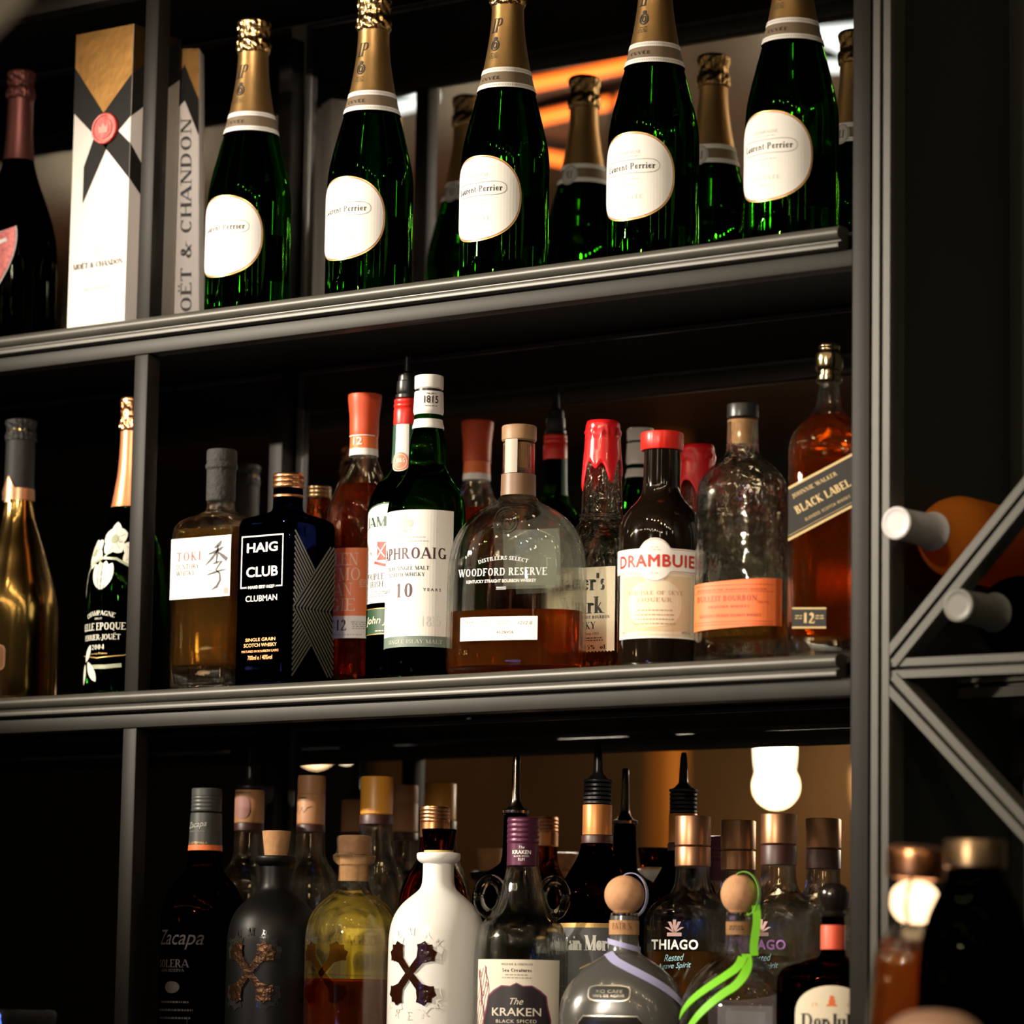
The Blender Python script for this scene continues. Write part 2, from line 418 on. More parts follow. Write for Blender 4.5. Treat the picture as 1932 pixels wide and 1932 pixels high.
class Art:
    def __init__(s): s.items = []

    def poly(s, pts, m, layer=0):
        pts = [Vector((p[0], p[1], 0)) for p in pts]
        tris = tessellate_polygon([pts])
        s.items.append(([(p.x, p.y) for p in pts], [tuple(t) for t in tris], m, layer)); return s

    def rect(s, u0, v0, u1, v1, m, layer=0): return s.poly([(u0, v0), (u1, v0), (u1, v1), (u0, v1)], m, layer)

    def ell(s, cu, cv, ru, rv, m, layer=0, n=2.0, k=48):
        pts = []
        for i in range(k):
            c, q = math.cos(2 * PI * i / k), math.sin(2 * PI * i / k)
            pts.append((cu + ru * math.copysign(abs(c) ** (2 / n), c), cv + rv * math.copysign(abs(q) ** (2 / n), q)))
        return s.poly(pts, m, layer)

    def line(s, pts, wd, m, layer=1, closed=False):
        n = len(pts); vs = []; fs = []
        for i, (x, y) in enumerate(pts):
            a = pts[i - 1] if (i or closed) else pts[0]; b = pts[(i + 1) % n] if (i < n - 1 or closed) else pts[-1]
            dx, dy = b[0] - a[0], b[1] - a[1]; l = math.hypot(dx, dy) or 1
            h = (wd[i] if isinstance(wd, (list, tuple)) else wd) / 2
            vs += [(x - dy / l * h, y + dx / l * h), (x + dy / l * h, y - dx / l * h)]
        for i in range(n if closed else n - 1):
            j = (i + 1) % n; fs.append((2 * i, 2 * i + 1, 2 * j + 1, 2 * j))
        s.items.append((vs, fs, m, layer)); return s

    def ring(s, cu, cv, ru, rv, wd, m, layer=1, n=2.0, a0=0, a1=360, k=56):
        pts = []
        full = a1 - a0 >= 360
        for i in range(k if full else k + 1):
            a = math.radians(a0 + (a1 - a0) * i / k); c, q = math.cos(a), math.sin(a)
            pts.append((cu + ru * math.copysign(abs(c) ** (2 / n), c), cv + rv * math.copysign(abs(q) ** (2 / n), q)))
        return s.line(pts, wd, m, layer, closed=full)

    def frame(s, u0, v0, u1, v1, wd, m, layer=1):
        s.rect(u0, v0, u1, v0 + wd, m, layer); s.rect(u0, v1 - wd, u1, v1, m, layer)
        s.rect(u0, v0 + wd, u0 + wd, v1 - wd, m, layer); return s.rect(u1 - wd, v0 + wd, u1, v1 - wd, m, layer)

    def _fit(s, vs, fs, cu, cv, wd, ht, m, layer, shear=0.0, rot=0.0, arc=0.0, base=None):
        xs = [p[0] for p in vs]; ys = [p[1] for p in vs]
        if not xs: return s
        x0, x1 = min(xs), max(xs); y0, y1 = (min(ys), max(ys)) if base is None else base
        sy = ht / (y1 - y0) if ht else None
        sx = wd / (x1 - x0) if wd else sy
        if sy is None: sy = sx
        out = []
        for x, y in vs:
            yy = (y - (y0 + y1) / 2) * sy; xx = (x - (x0 + x1) / 2) * sx + shear * yy
            if arc:  # bend upwards round a centre below
                a = xx / arc; xx, yy = (arc + yy) * math.sin(a), (arc + yy) * math.cos(a) - arc
            if rot: c, q = math.cos(rot), math.sin(rot); xx, yy = xx * c - yy * q, xx * q + yy * c
            out.append((cu + xx, cv + yy))
        s.items.append((out, fs, m, layer)); return s

    def sans(s, txt, cu, cv, wd, ht, m, layer=2, bold=0.0, gap=1.0, **k):
        thick = bold if ('M' in txt or 'W' in txt) else 0.0
        if thick: bold = 0.0
        c = bpy.data.curves.new('lettering', 'FONT'); c.body = txt; c.size = 1.0; c.resolution_u = 3
        c.offset = bold; c.space_character = gap; c.fill_mode = 'FRONT'
        o = bpy.data.objects.new('lettering', c)
        me = o.to_mesh(); vs = [(v.co.x, v.co.y) for v in me.vertices]; fs = [tuple(p.vertices) for p in me.polygons]
        o.to_mesh_clear(); bpy.data.objects.remove(o); bpy.data.curves.remove(c)
        if thick:  # heavier stroke by overlaying shifted copies, each a hair above the last
            n = len(vs); b0, f0 = list(vs), list(fs)
            for q, (dx, dy) in enumerate(((1, 0), (-1, 0), (0, 1), (0, -1))): vs += [(x + dx * thick, y + dy * thick) for x, y in b0]
            s._fit(vs, [], cu, cv, wd, ht, m, layer, **k); fitted = s.items.pop()[0]
            for q in range(5): s.items.append((fitted[q * n:(q + 1) * n], f0, m, layer + q * .2))
            return s
        return s._fit(vs, fs, cu, cv, wd, ht, m, layer, **k)

    def serif(s, txt, cu, cv, wd, ht, m, layer=2, heavy=1.0, gap=0.06, serifs=True, **k):
        b = Art(); x = 0.0
        for ch in txt:
            dots = None
            if ch in 'ËÉ': dots = ch; ch = 'E'
            if ch not in GL: ch = ' '
            adv, spec = GL[ch]
            if dots == 'Ë':
                for dx in (.24, .48): b.ell(x + dx, 1.16, .07, .07, None, 0, k=10)
            if dots == 'É': b.line([(x + .3, 1.08), (x + .44, 1.26)], .09, None, 0)
            for tok in spec.split():
                kind = tok[0]; f = [float(q) for q in tok[1:].split(',')]
                if kind == 'V': b.rect(x + f[0] - T_ * heavy / 2, 0, x + f[0] + T_ * heavy / 2, 1, None)
                elif kind == 'W':
                    h = (f[3] if len(f) > 3 else T_) * heavy / 2; b.rect(x + f[0] - h, f[1], x + f[0] + h, f[2], None)
                elif kind == 'H': b.rect(x + f[0], f[2] - (t_ if f[2] > .5 else 0) * heavy if f[2] >= .99 else (f[2] if f[2] == 0 else f[2] - t_ * heavy / 2), x + f[1], f[2] if f[2] >= .99 else (f[2] + t_ * heavy if f[2] == 0 else f[2] + t_ * heavy / 2), None)
                elif kind == 'D':
                    h = f[4] * heavy / 2; b.poly([(x + f[0] - h, f[1]), (x + f[0] + h, f[1]), (x + f[2] + h, f[3]), (x + f[2] - h, f[3])], None)
                elif kind == 'A':
                    kk = 18; pts = []; ws = []
                    for i in range(kk + 1):
                        a = math.radians(f[4] + (f[5] - f[4]) * i / kk)
                        wd_ = (t_ + (T_ - t_) * abs(math.cos(a)) ** 1.5) * heavy
                        pts.append((x + f[0] + (f[2] - wd_ / 2) * math.cos(a), f[1] + (f[3] - t_ * heavy / 2) * math.sin(a))); ws.append(wd_)
                    b.line(pts, ws, None)
                elif kind == 'K': b.rect(x + f[0] - .03, f[1], x + f[0] + .03, f[2], None)
                elif kind == 'B': b.ell(x + f[0], f[1], f[2], f[2], None, k=10)
                elif kind == 'S' and serifs:
                    y0 = f[1] - (.045 if f[1] > .3 else 0); b.rect(x + f[0] - .17, y0, x + f[0] + .17, y0 + .045, None)
            x += adv + gap
        vs = []; fs = []
        for v, fc, _, _ in b.items:
            o = len(vs); vs += v; fs += [tuple(i + o for i in q) for q in fc]
        return s._fit(vs, fs, cu, cv, wd, ht, m, layer, **k)

    def small(s, cu, cv, wd, m, rows=3, step=0.0024, h=0.0008, layer=1, seed=1):
        """a block of fine print too small to read: broken hair lines"""
        rr = random.Random(seed)
        for r in range(rows):
            v = cv - r * step; ww = wd * rr.uniform(.7, 1); x = -ww / 2
            while x < ww / 2:
                l = rr.uniform(.0012, .004); l = min(l, ww / 2 - x)
                s.rect(cu + x, v - h / 2, cu + x + l, v + h / 2, m, layer); x += l + .0009
        return s

    def build(s, name, parent, surf, su=0.004, sv=0.0, eps=0.00018, base=0.0004, two=False):
        bm = bmesh.new(); lay = bm.faces.layers.float.new('lay'); mats = []
        for vs, fs, m, layer in s.items:
            if m not in mats: mats.append(m)
            mi = mats.index(m); bv = [bm.verts.new((x, y, 0)) for x, y in vs]
            for f in fs:
                try: fc = bm.faces.new([bv[i] for i in f])
                except ValueError: continue
                fc.normal_update()
                if fc.normal.z < 0: fc.normal_flip()
                fc.material_index = mi; fc[lay] = layer
        if su:
            xs = [v.co.x for v in bm.verts]; x = math.floor(min(xs) / su) * su + su / 2
            while x < max(xs):
                bmesh.ops.bisect_plane(bm, geom=bm.verts[:] + bm.edges[:] + bm.faces[:], plane_co=(x, 0, 0), plane_no=(1, 0, 0)); x += su
        if sv:
            ys = [v.co.y for v in bm.verts]; y = math.floor(min(ys) / sv) * sv + sv / 2
            while y < max(ys):
                bmesh.ops.bisect_plane(bm, geom=bm.verts[:] + bm.edges[:] + bm.faces[:], plane_co=(0, y, 0), plane_no=(0, 1, 0)); y += sv
        # weld nothing: every item keeps its own layer height
        done = {}
        for f in bm.faces:
            for v in f.verts: done[v] = f[lay]
        for v, l in done.items():
            v.co = Vector(surf(v.co.x, v.co.y, base + eps * l))
        me = bpy.data.meshes.new(name); bm.to_mesh(me); bm.free()
        for m in mats: me.materials.append(m)
        return link(bpy.data.objects.new(name, me), parent)


def cyl(rf, R0, th0=0.0):
    """wrap artwork round a turned bottle; th0 = where u = 0 faces (0 = the bottle's front, -Y)"""
    def f(u, v, off):
        th = u / R0 + th0; r = (rf(v) if callable(rf) else rf) + off
        return (r * math.sin(th), -r * math.cos(th), v)
    return f


def flat(d):
    return lambda u, v, off: (u, -d - off, v)


def side(d):
    return lambda u, v, off: (d + off, u, v)


def sup(a, b, n):
    def f(u, v, off):
        q = max(0.0, 1 - abs(u / a) ** n)
        return (u, -b * q ** (1 / n) - off, v)
    return f

# ================================================================== the setting: room, seen in the mirror and dark around the shelves


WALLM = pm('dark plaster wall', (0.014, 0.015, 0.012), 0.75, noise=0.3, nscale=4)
WALLB = pm('brown lamplit wall tone', (0.20, 0.11, 0.045), 0.6, noise=0.35, nscale=3)
WOOD = pm('brown timber ceiling', (0.045, 0.018, 0.008), 0.5, noise=0.5, nscale=5)
FLOORM = pm('dark floor', (0.03, 0.025, 0.02), 0.6, noise=0.3, nscale=6)
struct('floor', boxm(-7, 4.5, -6.5, 0.6, -0.1, 0), FLOORM)
struct('ceiling', boxm(-7, 4.5, -6.5, 0.6, 3.3, 3.4), WOOD)
struct('wall_back', boxm(-7, 4.5, 0.45, 0.6, 0, 3.3), WALLM)
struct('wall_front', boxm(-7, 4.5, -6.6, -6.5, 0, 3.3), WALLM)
struct('lit_wall_1', boxm(-5.15, 4.49, -6.499, -6.46, 0.001, 2.46), WALLB)  # lamplit brown of the front wall put into colour; unlit part left dark
struct('wall_left', boxm(-7.1, -7, -6.6, 0.6, 0, 3.3), WALLM)
struct('wall_right', boxm(4.5, 4.6, -6.6, 0.6, 0, 3.3), WALLM)

# ================================================================== shelving
S1, S2, S3, S4 = 1.393, 1.783, 2.174, 2.565
shelving = thing('back_bar_shelving', 'tall black steel back bar shelving with moulded rails and mirror behind the bottles', 'shelving', (0, 0, 0))
XL, XR = -1.0, 0.897


def rail_bm(z, x0, x1):
    prof = [(0.010, z + 0.0), (0.004, z + 0.0012), (-0.004, z + 0.0010), (-0.0085, z - 0.0010), (-0.0105, z - 0.0040), (-0.0100, z - 0.0080), (-0.0075, z - 0.0105),
            (-0.0035, z - 0.0115), (-0.0035, z - 0.0125), (-0.0075, z - 0.0135), (-0.0090, z - 0.0160), (-0.0085, z - 0.0190), (-0.0050, z - 0.0205), (0.010, z - 0.0205)]
    bm = bmesh.new()
    a = [bm.verts.new((x0, y, q)) for y, q in prof]; b = [bm.verts.new((x1, y, q)) for y, q in prof]
    for i in range(len(prof)):
        j = (i + 1) % len(prof); bm.faces.new((a[i], a[j], b[j], b[i]))
    bm.faces.new(a[::-1]); bm.faces.new(b)
    return bm


for z in (S1, S2, S3, S4):
    obj('shelf_rail', rail_bm(z, XL, 0.868), STEELL, shelving, angle=50)
    obj('shelf_tube', boxm(XL, 0.878, 0.0, 0.02, z - 0.0365, z - 0.0206, bev=0.0012), TUBE, shelving)
    obj('shelf_board', boxm(XL, 0.877, 0.0205, 0.2445, z - 0.016, z), BOARD, shelving)
for x0, x1, y0, y1 in ((0.0072, 0.0262, 0.0002, 0.0198), (0.0072, 0.0262, 0.222, 0.2436), (0.8782, 0.897, -0.001, 0.019)):
    for za, zb in ((S1, S2 - 0.0367), (S2, S3 - 0.0367), (S3, S4 - 0.0367)) if x0 < 0.5 else ((0.9, 2.7),):
        obj('post', boxm(x0, x1, y0, y1, za + (0.0012 if x0 < 0.5 else 0), zb, bev=0.0015), STEEL, shelving)
MIRROR = pm('mirror', (0.80, 0.80, 0.78), 0.0, metal=1.0)
for z0, z1 in ((S1, S2), (S2, S3), (S3, S4)):
    for x0, x1 in ((XL, 0.006), (0.030, 0.876)):
        obj('mirror_panel', boxm(x0, x1, 0.2448, 0.252, z0 + 0.002, z1 - 0.018), MIRROR, shelving, smooth=False)
        fr = bmesh.new()
        box(fr, x0, x0 + 0.0045, 0.2415, 0.2446, z0 + 0.002, z1 - 0.018)
        box(fr, x0 + 0.0045, x1, 0.2415, 0.2446, z1 - 0.0225, z1 - 0.018)
        obj('mirror_edge', fr, STEELL, shelving, smooth=False)

# ------------------------------------------------------------------ wine rack at the right
rack = thing('wine_rack', 'grey steel wine rack of crossing diagonal bars right of the shelves', 'wine rack', (0, 0, 0))


def bar(x0, z0, x1, z1, w_, y0, d, parent, name):
    """twin-rail flat bar with a groove down its face"""
    p, q = Vector((x0, 0, z0)), Vector((x1, 0, z1)); t = (q - p).normalized(); s = Vector((-t.z, 0, t.x))
    prof = [(-.5, 0), (-.46, -.25), (-.1, -.25), (-.06, .15), (.06, .15), (.1, -.25), (.46, -.25), (.5, 0), (.5, 1), (-.5, 1)]
    bm = bmesh.new(); rows = []
    for e in (p, q): rows.append([bm.verts.new(e + s * (a * w_) + Vector((0, y0 + b * d, 0))) for a, b in prof])
    n = len(prof)
    for i in range(n): bm.faces.new((rows[0][i], rows[0][(i + 1) % n], rows[1][(i + 1) % n], rows[1][i]))
    bm.faces.new(rows[0][::-1]); bm.faces.new(rows[1])
    return obj(name, bm, STEELL, parent, smooth=False)


bar(0.9135, 0.9, 0.9135, 2.7, 0.0195, -0.004, 0.02, rack, 'post')
bar(0.922, 1.768, 1.62, 1.764, 0.019, -0.002, 0.018, rack, 'crossbar')
bar(0.9225, 1.776, 1.27, 2.137, 0.0205, -0.004, 0.018, rack, 'diagonal_bar')
bar(0.9225, 1.757, 1.27, 1.415, 0.0205, -0.004, 0.018, rack, 'diagonal_bar')
bar(0.9045, 1.766, 1.62, 1.766, 0.0250, 0.15, 0.018, rack, 'crossbar')
bar(0.9045, 1.8485, 0.960, 1.8485, 0.0135, 0.15, 0.008, rack, 'cradle_rod')
obj('side_panel', boxm(0.8985, 0.9030, 0.021, 0.2515, 0.9, 2.9), pm('dark green panel', (0.028, 0.034, 0.026), 0.6, noise=0.25, nscale=5), rack, smooth=False)
obj('back_panel', boxm(0.9, 2.2, 0.252, 0.262, 0.9, 2.9), pm('dark green panel', (0.028, 0.034, 0.026), 0.6, noise=0.25, nscale=5), rack, smooth=False)
# ================================================================== top shelf
CH = [(0, 40), (1.5, 43), (5, 44.2), (60, 44.3), (120, 44.2), (135, 43), (150, 40.2), (167, 36), (180, 32.8), (193, 29.2), (205, 26.2), (215, 23.8), (228, 21.2), (245, 18.4), (262, 16.3), (278, 15.4), (290, 15.2), (300, 15.0)]


def champagne(name, label, cat, loc, m, rows=CH, group=None, sc=(1, 1), seg=56):
    t = thing(name, label, cat, loc, 0, group)
    rr = smooth_rows(R(*[(z * sc[1], r * sc[0]) for z, r in rows]), 3)
    o = obj('bottle_glass', solid(rr, seg), m, t, angle=60)
    return t, rr


def sleeve(rr, z0, z1, off=0.0006, m=None, parent=None, name='neck_foil', seg=56, top=False, cap0=True):
    f = rfun(rr); n = max(4, int((z1 - z0) / 0.004)); rows = []
    for i in range(n + 1):
        z = z0 + (z1 - z0) * i / n; rows.append((z, f(z) + off, f(z) + off, 2))
    bm = bmesh.new(); loft(bm, rows, seg, cap0=False, cap1=False)
    # thin inner return so the sleeve has thickness
    loft(bm, [(z, a - 0.0003, b - 0.0003, 2) for z, a, b, _ in rows], seg, cap0=False, cap1=False, flip=True)
    me = bpy.data.meshes.new(name); bm.to_mesh(me); bm.free(); me.materials.append(m); me.shade_smooth()
    return link(bpy.data.objects.new(name, me), parent)


def crumple_cap(z0, z1, r, parent, m, name='cap_foil', seed=3, bulge=1.12):
    """crumpled foil over a wired champagne cork"""
    rnd = random.Random(seed); rows = []
    h = z1 - z0
    prof = [(0, 1.02), (.06, 1.10), (.16, bulge), (.26, bulge * .99), (.36, 1.08), (.46, .99), (.56, 1.0), (.68, 1.05), (.8, 1.10), (.9, 1.12), (.96, 1.08), (1, .93)]
    rows = smooth_rows([(z0 + u * h, r * k, r * k, 2.0) for u, k in prof], 3)
    bm = bmesh.new(); loft(bm, rows, 72)
    ph = [rnd.uniform(0, 6.28) for _ in range(6)]
    for v in bm.verts:
        th = math.atan2(v.co.y, v.co.x); u = (v.co.z - z0) / h
        d = 0.030 * math.sin(18 * th + ph[0] + 3 * u) + 0.026 * math.sin(29 * th + ph[1] - 9 * u) + 0.02 * math.sin(7 * th + ph[2] + 22 * u)
        if u < .35: d += 0.035 * abs(math.sin(4 * th + 8 * u)) - .015
        k = 1 + d * (0.25 if u > .93 else 1)
        v.co.x *= k; v.co.y *= k
    return obj(name, bm, m, parent, angle=70)


def lp_label():
    a = Art()
    a.ell(0, 0.0805, 0.0465, 0.0432, GOLDINK, 0, n=2.25, k=72)
    a.ell(0, 0.0805, 0.0452, 0.0419, REDINK, 1, n=2.25, k=72)
    a.ell(0, 0.0805, 0.0446, 0.0413, PAPER, 2, n=2.25, k=72)
    a.serif('CHAMPAGNE', 0, 0.1035, 0.027, 0.0028, LGREY, 3)
    pts = []
    for i in range(60):
        th = 2 * PI * i / 60; c, q = math.cos(th), math.sin(th)
        u = 0.0315 * math.copysign(abs(c) ** .55, c); v = 0.0078 * math.copysign(abs(q) ** .8, q)
        v *= 0.82 + 0.25 * (abs(u) / 0.0315) ** 2 if abs(u) < 0.024 else 1
        pts.append((u, 0.0895 + v))
    a.line(pts, 0.0005, GREY, 3, closed=True)
    a.serif('Laurent-Perrier', 0, 0.0898, 0.055, 0.0062, INK, 3, heavy=1.1)
    a.small(0, 0.0995, 0.03, LGREY, 1, seed=4, layer=3); a.small(0, 0.0775, 0.028, LGREY, 1, seed=5, layer=3)
    a.sans('1812', 0, 0.0725, 0.010, 0.0022, LGREY, 3, gap=1.6)
    a.serif('LA CUVÉE', 0, 0.0600, 0.031, 0.0046, LGREY, 3, heavy=.9, gap=.22)
    a.serif('BRUT', 0, 0.0525, 0.010, 0.0022, LGREY, 3, gap=.2)
    return a


LPL = ['champagne bottle with white oval label, leftmost of the five matching ones on the top shelf', 'champagne bottle with white oval label, second from the left among the five matching ones',
       'champagne bottle with white oval label, middle one of the five matching ones', 'champagne bottle with white oval label, second from the right among the five matching ones',
       'champagne bottle with white oval label, rightmost of the five, beside the steel post']
LPG = 'row of matching champagne bottles on the top shelf'
lp, rr = champagne('champagne_bottle', LPL[0], 'bottle', (0.1113, 0.056, S3 + 0.0004), GREEN, group=LPG)
rf = rfun(rr)
sleeve(rr, 0.2165, 0.288, 0.0007, GOLDFOIL, lp)
sleeve(rr, 0.1955, 0.2165, 0.0009, pm('grey brown band paper', (0.20, 0.145, 0.09), 0.5), lp, 'neck_band')
nb = Art()
for v in (0.1955, 0.2120):
    nb.rect(-0.085, v, 0.085, v + 0.0050, PAPER, 0)
    for i in range(-40, 41): nb.rect(i * 0.0021 - .0004, v + 0.0022, i * 0.0021 + .0004, v + 0.0029, GREY, 1)
nb.serif('CUVÉE', 0.0, 0.2061, 0.022, 0.0042, INK, 1, gap=.16)
nb.build('neck_stripe', lp, cyl(lambda z: rf(z) + 0.0009, 0.0265), su=0.003)
na = Art(); na.serif('LP', 0, 0.262, 0.0125, 0.0145, INK, 1, shear=.2, heavy=.8, gap=-.25)
na.ring(0, 0.2410, 0.0040, 0.0052, 0.0012, INK, 1); na.ring(0, 0.2410, 0.0018, 0.0030, 0.0012, INK, 1); na.ell(0, 0.2480, 0.002, 0.002, INK, 1)
na.small(0, 0.2325, 0.010, INK, 4, step=.0016, h=.0005)
na.build('foil_print', lp, cyl(lambda z: rf(z) + 0.0007, 0.018), su=0.002, sv=.004)
crumple_cap(0.284, 0.3205, 0.0158, lp, CRUMPLE)
lp_label().build('label', lp, cyl(0.0443, 0.0443), su=0.003)
sl = Art(); sl.ell(0, 0.2045, 0.0098, 0.0118, LGREY, 0); sl.ring(0, 0.2045, 0.0086, 0.0104, 0.0007, GREY, 1); sl.serif('LP', 0, 0.2045, 0.008, 0.0085, INK, 1, gap=-.1)
sl.build('back_seal', lp, cyl(lambda z: rf(z) + 0.0012, 0.0265, PI), su=0.002, sv=.003)
sb = Art(); sb.rect(-0.03, 0.045, 0.03, 0.095, pm('dark grey label paper', (0.05, 0.05, 0.045), .6), 0); sb.small(0, 0.088, 0.045, LGREY, 12, step=.0032)
sb.build('back_label', lp, cyl(0.0443, 0.0443, PI), su=0.003)
for x, lab in zip((0.2727, 0.4435, 0.6213, 0.7782), LPL[1:]): dup(lp, (x, 0.056, S3 + 0.0004), math.radians(random.uniform(-3, 3)), lab)

# dark vintage bottle with the shield label
dv, rr = champagne('champagne_bottle', 'black champagne bottle with a pink shield label at the left end of the top shelf', 'bottle', (-0.2265, 0.058, S3 + 0.0004), BLACKGL,
                   [(0, 40), (2, 45), (6, 46.5), (90, 46.5), (118, 45), (140, 40.5), (160, 34), (180, 26.5), (198, 20.5), (215, 16.6), (235, 14.6), (260, 13.8), (290, 13.6), (300, 13.5)])
rf = rfun(rr)
DARKPINK = pm('dark rose foil', (0.16, 0.055, 0.050), 0.38, metal=0.7, bump=.1, nscale=80)
sleeve(rr, 0.212, 0.285, 0.0007, DARKPINK, dv); crumple_cap(0.281, 0.314, 0.0140, dv, DARKPINK, seed=5)
PINK = pm('rose metallic paper', (0.62, 0.16, 0.15), 0.42, metal=0.3, noise=0.75, nscale=260, bump=.3)
sh = []


def shield(k):
    p = []
    for i in range(13):
        x = -1 + 2 * i / 12; p.append((x * .036 * k, 0.1205 - 0.0 + 0.009 * abs(x) ** 2 * 1.0 - .006 * (1 - k) * 3))
    for i in range(1, 12):
        u = i / 12; p.append((.036 * k * math.cos(u * PI / 2) ** .75 * (1 + .12 * math.sin(u * PI)), 0.1295 - (1 - k) * .05 - 0.0925 * k * u ** 1.15))
    p.append((0, .036 + (1 - k) * .05))
    q = [(-x, y) for x, y in p[13:-1]]
    return p + q[::-1]


a = Art(); a.poly(shield(1.0), PAPER, 0); a.poly(shield(0.965), DARKPINK, 1); a.poly(shield(0.94), PINK, 2)
SILV = pm('silver grey relief', (0.50, 0.47, 0.42), 0.4, metal=0.4, bump=.5, nscale=120)
a.poly([(-.013, .104), (.013, .104), (.0155, .088), (.012, .068), (0, .056), (-.012, .068), (-.0155, .088)], SILV, 3)
for v in (.098, .086, .076): a.line([(-.012, v), (0, v - .002), (.012, v)], .0016, PAPER, 4)
a.line([(-.026, .114), (-.012, .1085), (0, .1065), (.012, .1085), (.026, .114)], .004, PAPER, 3)
a.build('shield_label', dv, cyl(0.0466, 0.0466), su=0.003)

# gift boxes
GBW = pm('white gift box card', (0.80, 0.74, 0.68), 0.45, noise=0.06, nscale=3)
GBG = pm('gold leaf card', (0.15, 0.075, 0.018), 0.42, metal=0.85, noise=0.25, nscale=30, bump=0.5)
RIB = pm('black ribbon print', (0.010, 0.010, 0.009), 0.7, spec=0.25)
BX0, BX1, BY0, BY1, BH = -0.1022, -0.0195, 0.012, 0.088, 0.327
bx = thing('gift_box', 'tall white champagne gift box with black ribbon cross and red wax seal', 'gift box', ((BX0 + BX1) / 2, (BY0 + BY1) / 2, S3 + 0.0004))
hw, hd = (BX1 - BX0) / 2, (BY1 - BY0) / 2
bm = bmesh.new(); box(bm, -hw, hw, -hd, hd, 0, BH, bev=0.0008)
obj('carton', bm, GBW, bx)
SX = 0.006; SZ = 0.2165


def ribbon(a, w0, w1, mirror=1):
    # one strap crossing the seal: from upper side edges to the cut tails
    pass


a = Art()
a.poly([(-hw, BH - .0004), (hw, BH - .0004), (hw, SZ + .055), (SX, SZ + .012), (-hw, SZ + .068)], GBG, 0)
bw = .028
a.poly([(-hw, .290), (SX + .004, SZ - .006 + bw / 2), (hw, SZ - .026 + .006), (hw, SZ - .058), (SX - .008, SZ - bw / 2 + .002), (-hw, .290 - .050)], RIB, 1)
a.poly([(hw, SZ + .056), (hw, SZ + .010), (SX + .006, SZ - bw / 2), (-.024, SZ - .078), (-.024, SZ - .038), (SX - .006, SZ + bw / 2 + .002)], RIB, 1)
a.serif('MOËT & CHANDON', .001, 0.0705, 0.072, 0.0074, INK, 2, gap=.03)
a.small(0, 0.0625, 0.036, LGREY, 1, seed=3); a.ring(0, .0835, .0022, .0022, .0006, LGREY, 1); a.rect(-.008, .079, .008, .0797, LGREY, 1)
a.serif('BRUT IMPÉRIAL', 0, 0.0440, 0.036, 0.0030, LGREY, 2)
a.build('front_print', bx, flat(hd), su=0)
b = Art()
b.poly([(-hd, BH - .0004), (hd, BH - .0004), (hd, SZ + .10), (-hd, SZ + .052)], GBG, 0)
b.poly([(-hd, SZ + .056), (hd, SZ + .112), (hd, SZ + .066), (-hd, SZ + .010)], RIB, 1)
b.poly([(-hd, SZ - .020), (-hd + .030, SZ - .050), (-hd + .030, SZ - .082), (-hd, SZ - .058)], RIB, 1)
b.build('side_print', bx, side(hw), su=0)
se = bmesh.new()
loft(se, [(0, .0178, .0168, 2), (.0022, .0182, .0172, 2), (.0036, .0172, .0162, 2), (.0036, .0150, .0140, 2), (.0026, .0145, .0136, 2), (.0026, .0120, .0112, 2), (.0036, .0116, .0108, 2)], 40)
for v in se.verts: v.co = Vector((v.co.x + SX, -hd - v.co.z - .0003, v.co.y + SZ))
so = obj('wax_seal', se, pm('red seal wax', (0.60, 0.035, 0.02), 0.35, bump=.25, nscale=90), bx)
c = Art(); c.poly([(-.006, -.005), (.006, -.005), (.0072, .004), (.0035, .001), (0, .006), (-.0035, .001), (-.0072, .004)], pm('pale red seal relief', (0.72, 0.25, 0.2), .4), 0)
c.build('seal_crown', bx, lambda u, v, o: (SX + u, -hd - .0042 - o, SZ + v), su=0)

b2 = thing('gift_box', 'narrow pale gift box with upright black lettering, half hidden behind the left steel post', 'gift box', (-0.0235, 0.118, S3 + 0.0008))
b2.rotation_euler = (0, math.radians(-1.7), math.radians(30))
hw2, hd2 = .0155, .0155
bm = bmesh.new(); box(bm, -hw2, hw2, -hd2, hd2, 0.0008, .320, bev=.0008)
obj('carton', bm, GBW, b2)
a = Art()
a.poly([(-hw2, .3196), (hw2, .3196), (hw2, .258), (0, .290), (-hw2, .272)], GBG, 0)
a.poly([(-hw2, .280), (0, .302), (hw2, .262), (hw2, .222), (0, .262), (-hw2, .246)], RIB, 1)
a.serif('MOËT & CHANDON', 0, .124, .238, .0145, INK, 2, rot=PI / 2, gap=.06)
a.build('front_print', b2, flat(hd2), su=0)
# ================================================================== middle shelf
ZB = S2 + 0.0004


def spirit(name, label, x, y, z, rz=0.0, cat='bottle', group=None):
    return thing(name, label, cat, (x, y, z), math.radians(rz), group)


def surf_rows(rows, gap=0.0):
    """artwork surface on the front of any lofted body"""
    rr = sorted([r for r in rows], key=lambda r: r[0])

    def at(z):
        if z <= rr[0][0]: return rr[0]
        for p, q in zip(rr, rr[1:]):
            if p[0] <= z <= q[0] and q[0] - p[0] > 1e-9:
                k = (z - p[0]) / (q[0] - p[0]); return tuple(p[i] + (q[i] - p[i]) * k for i in range(4))
        return rr[-1]

    def f(u, v, off):
        _, a, b, n = at(v); q = max(0.02, 1 - min(1, abs(u / a)) ** n)
        return (u, -b * q ** (1 / n) - off - gap, v)
    return f


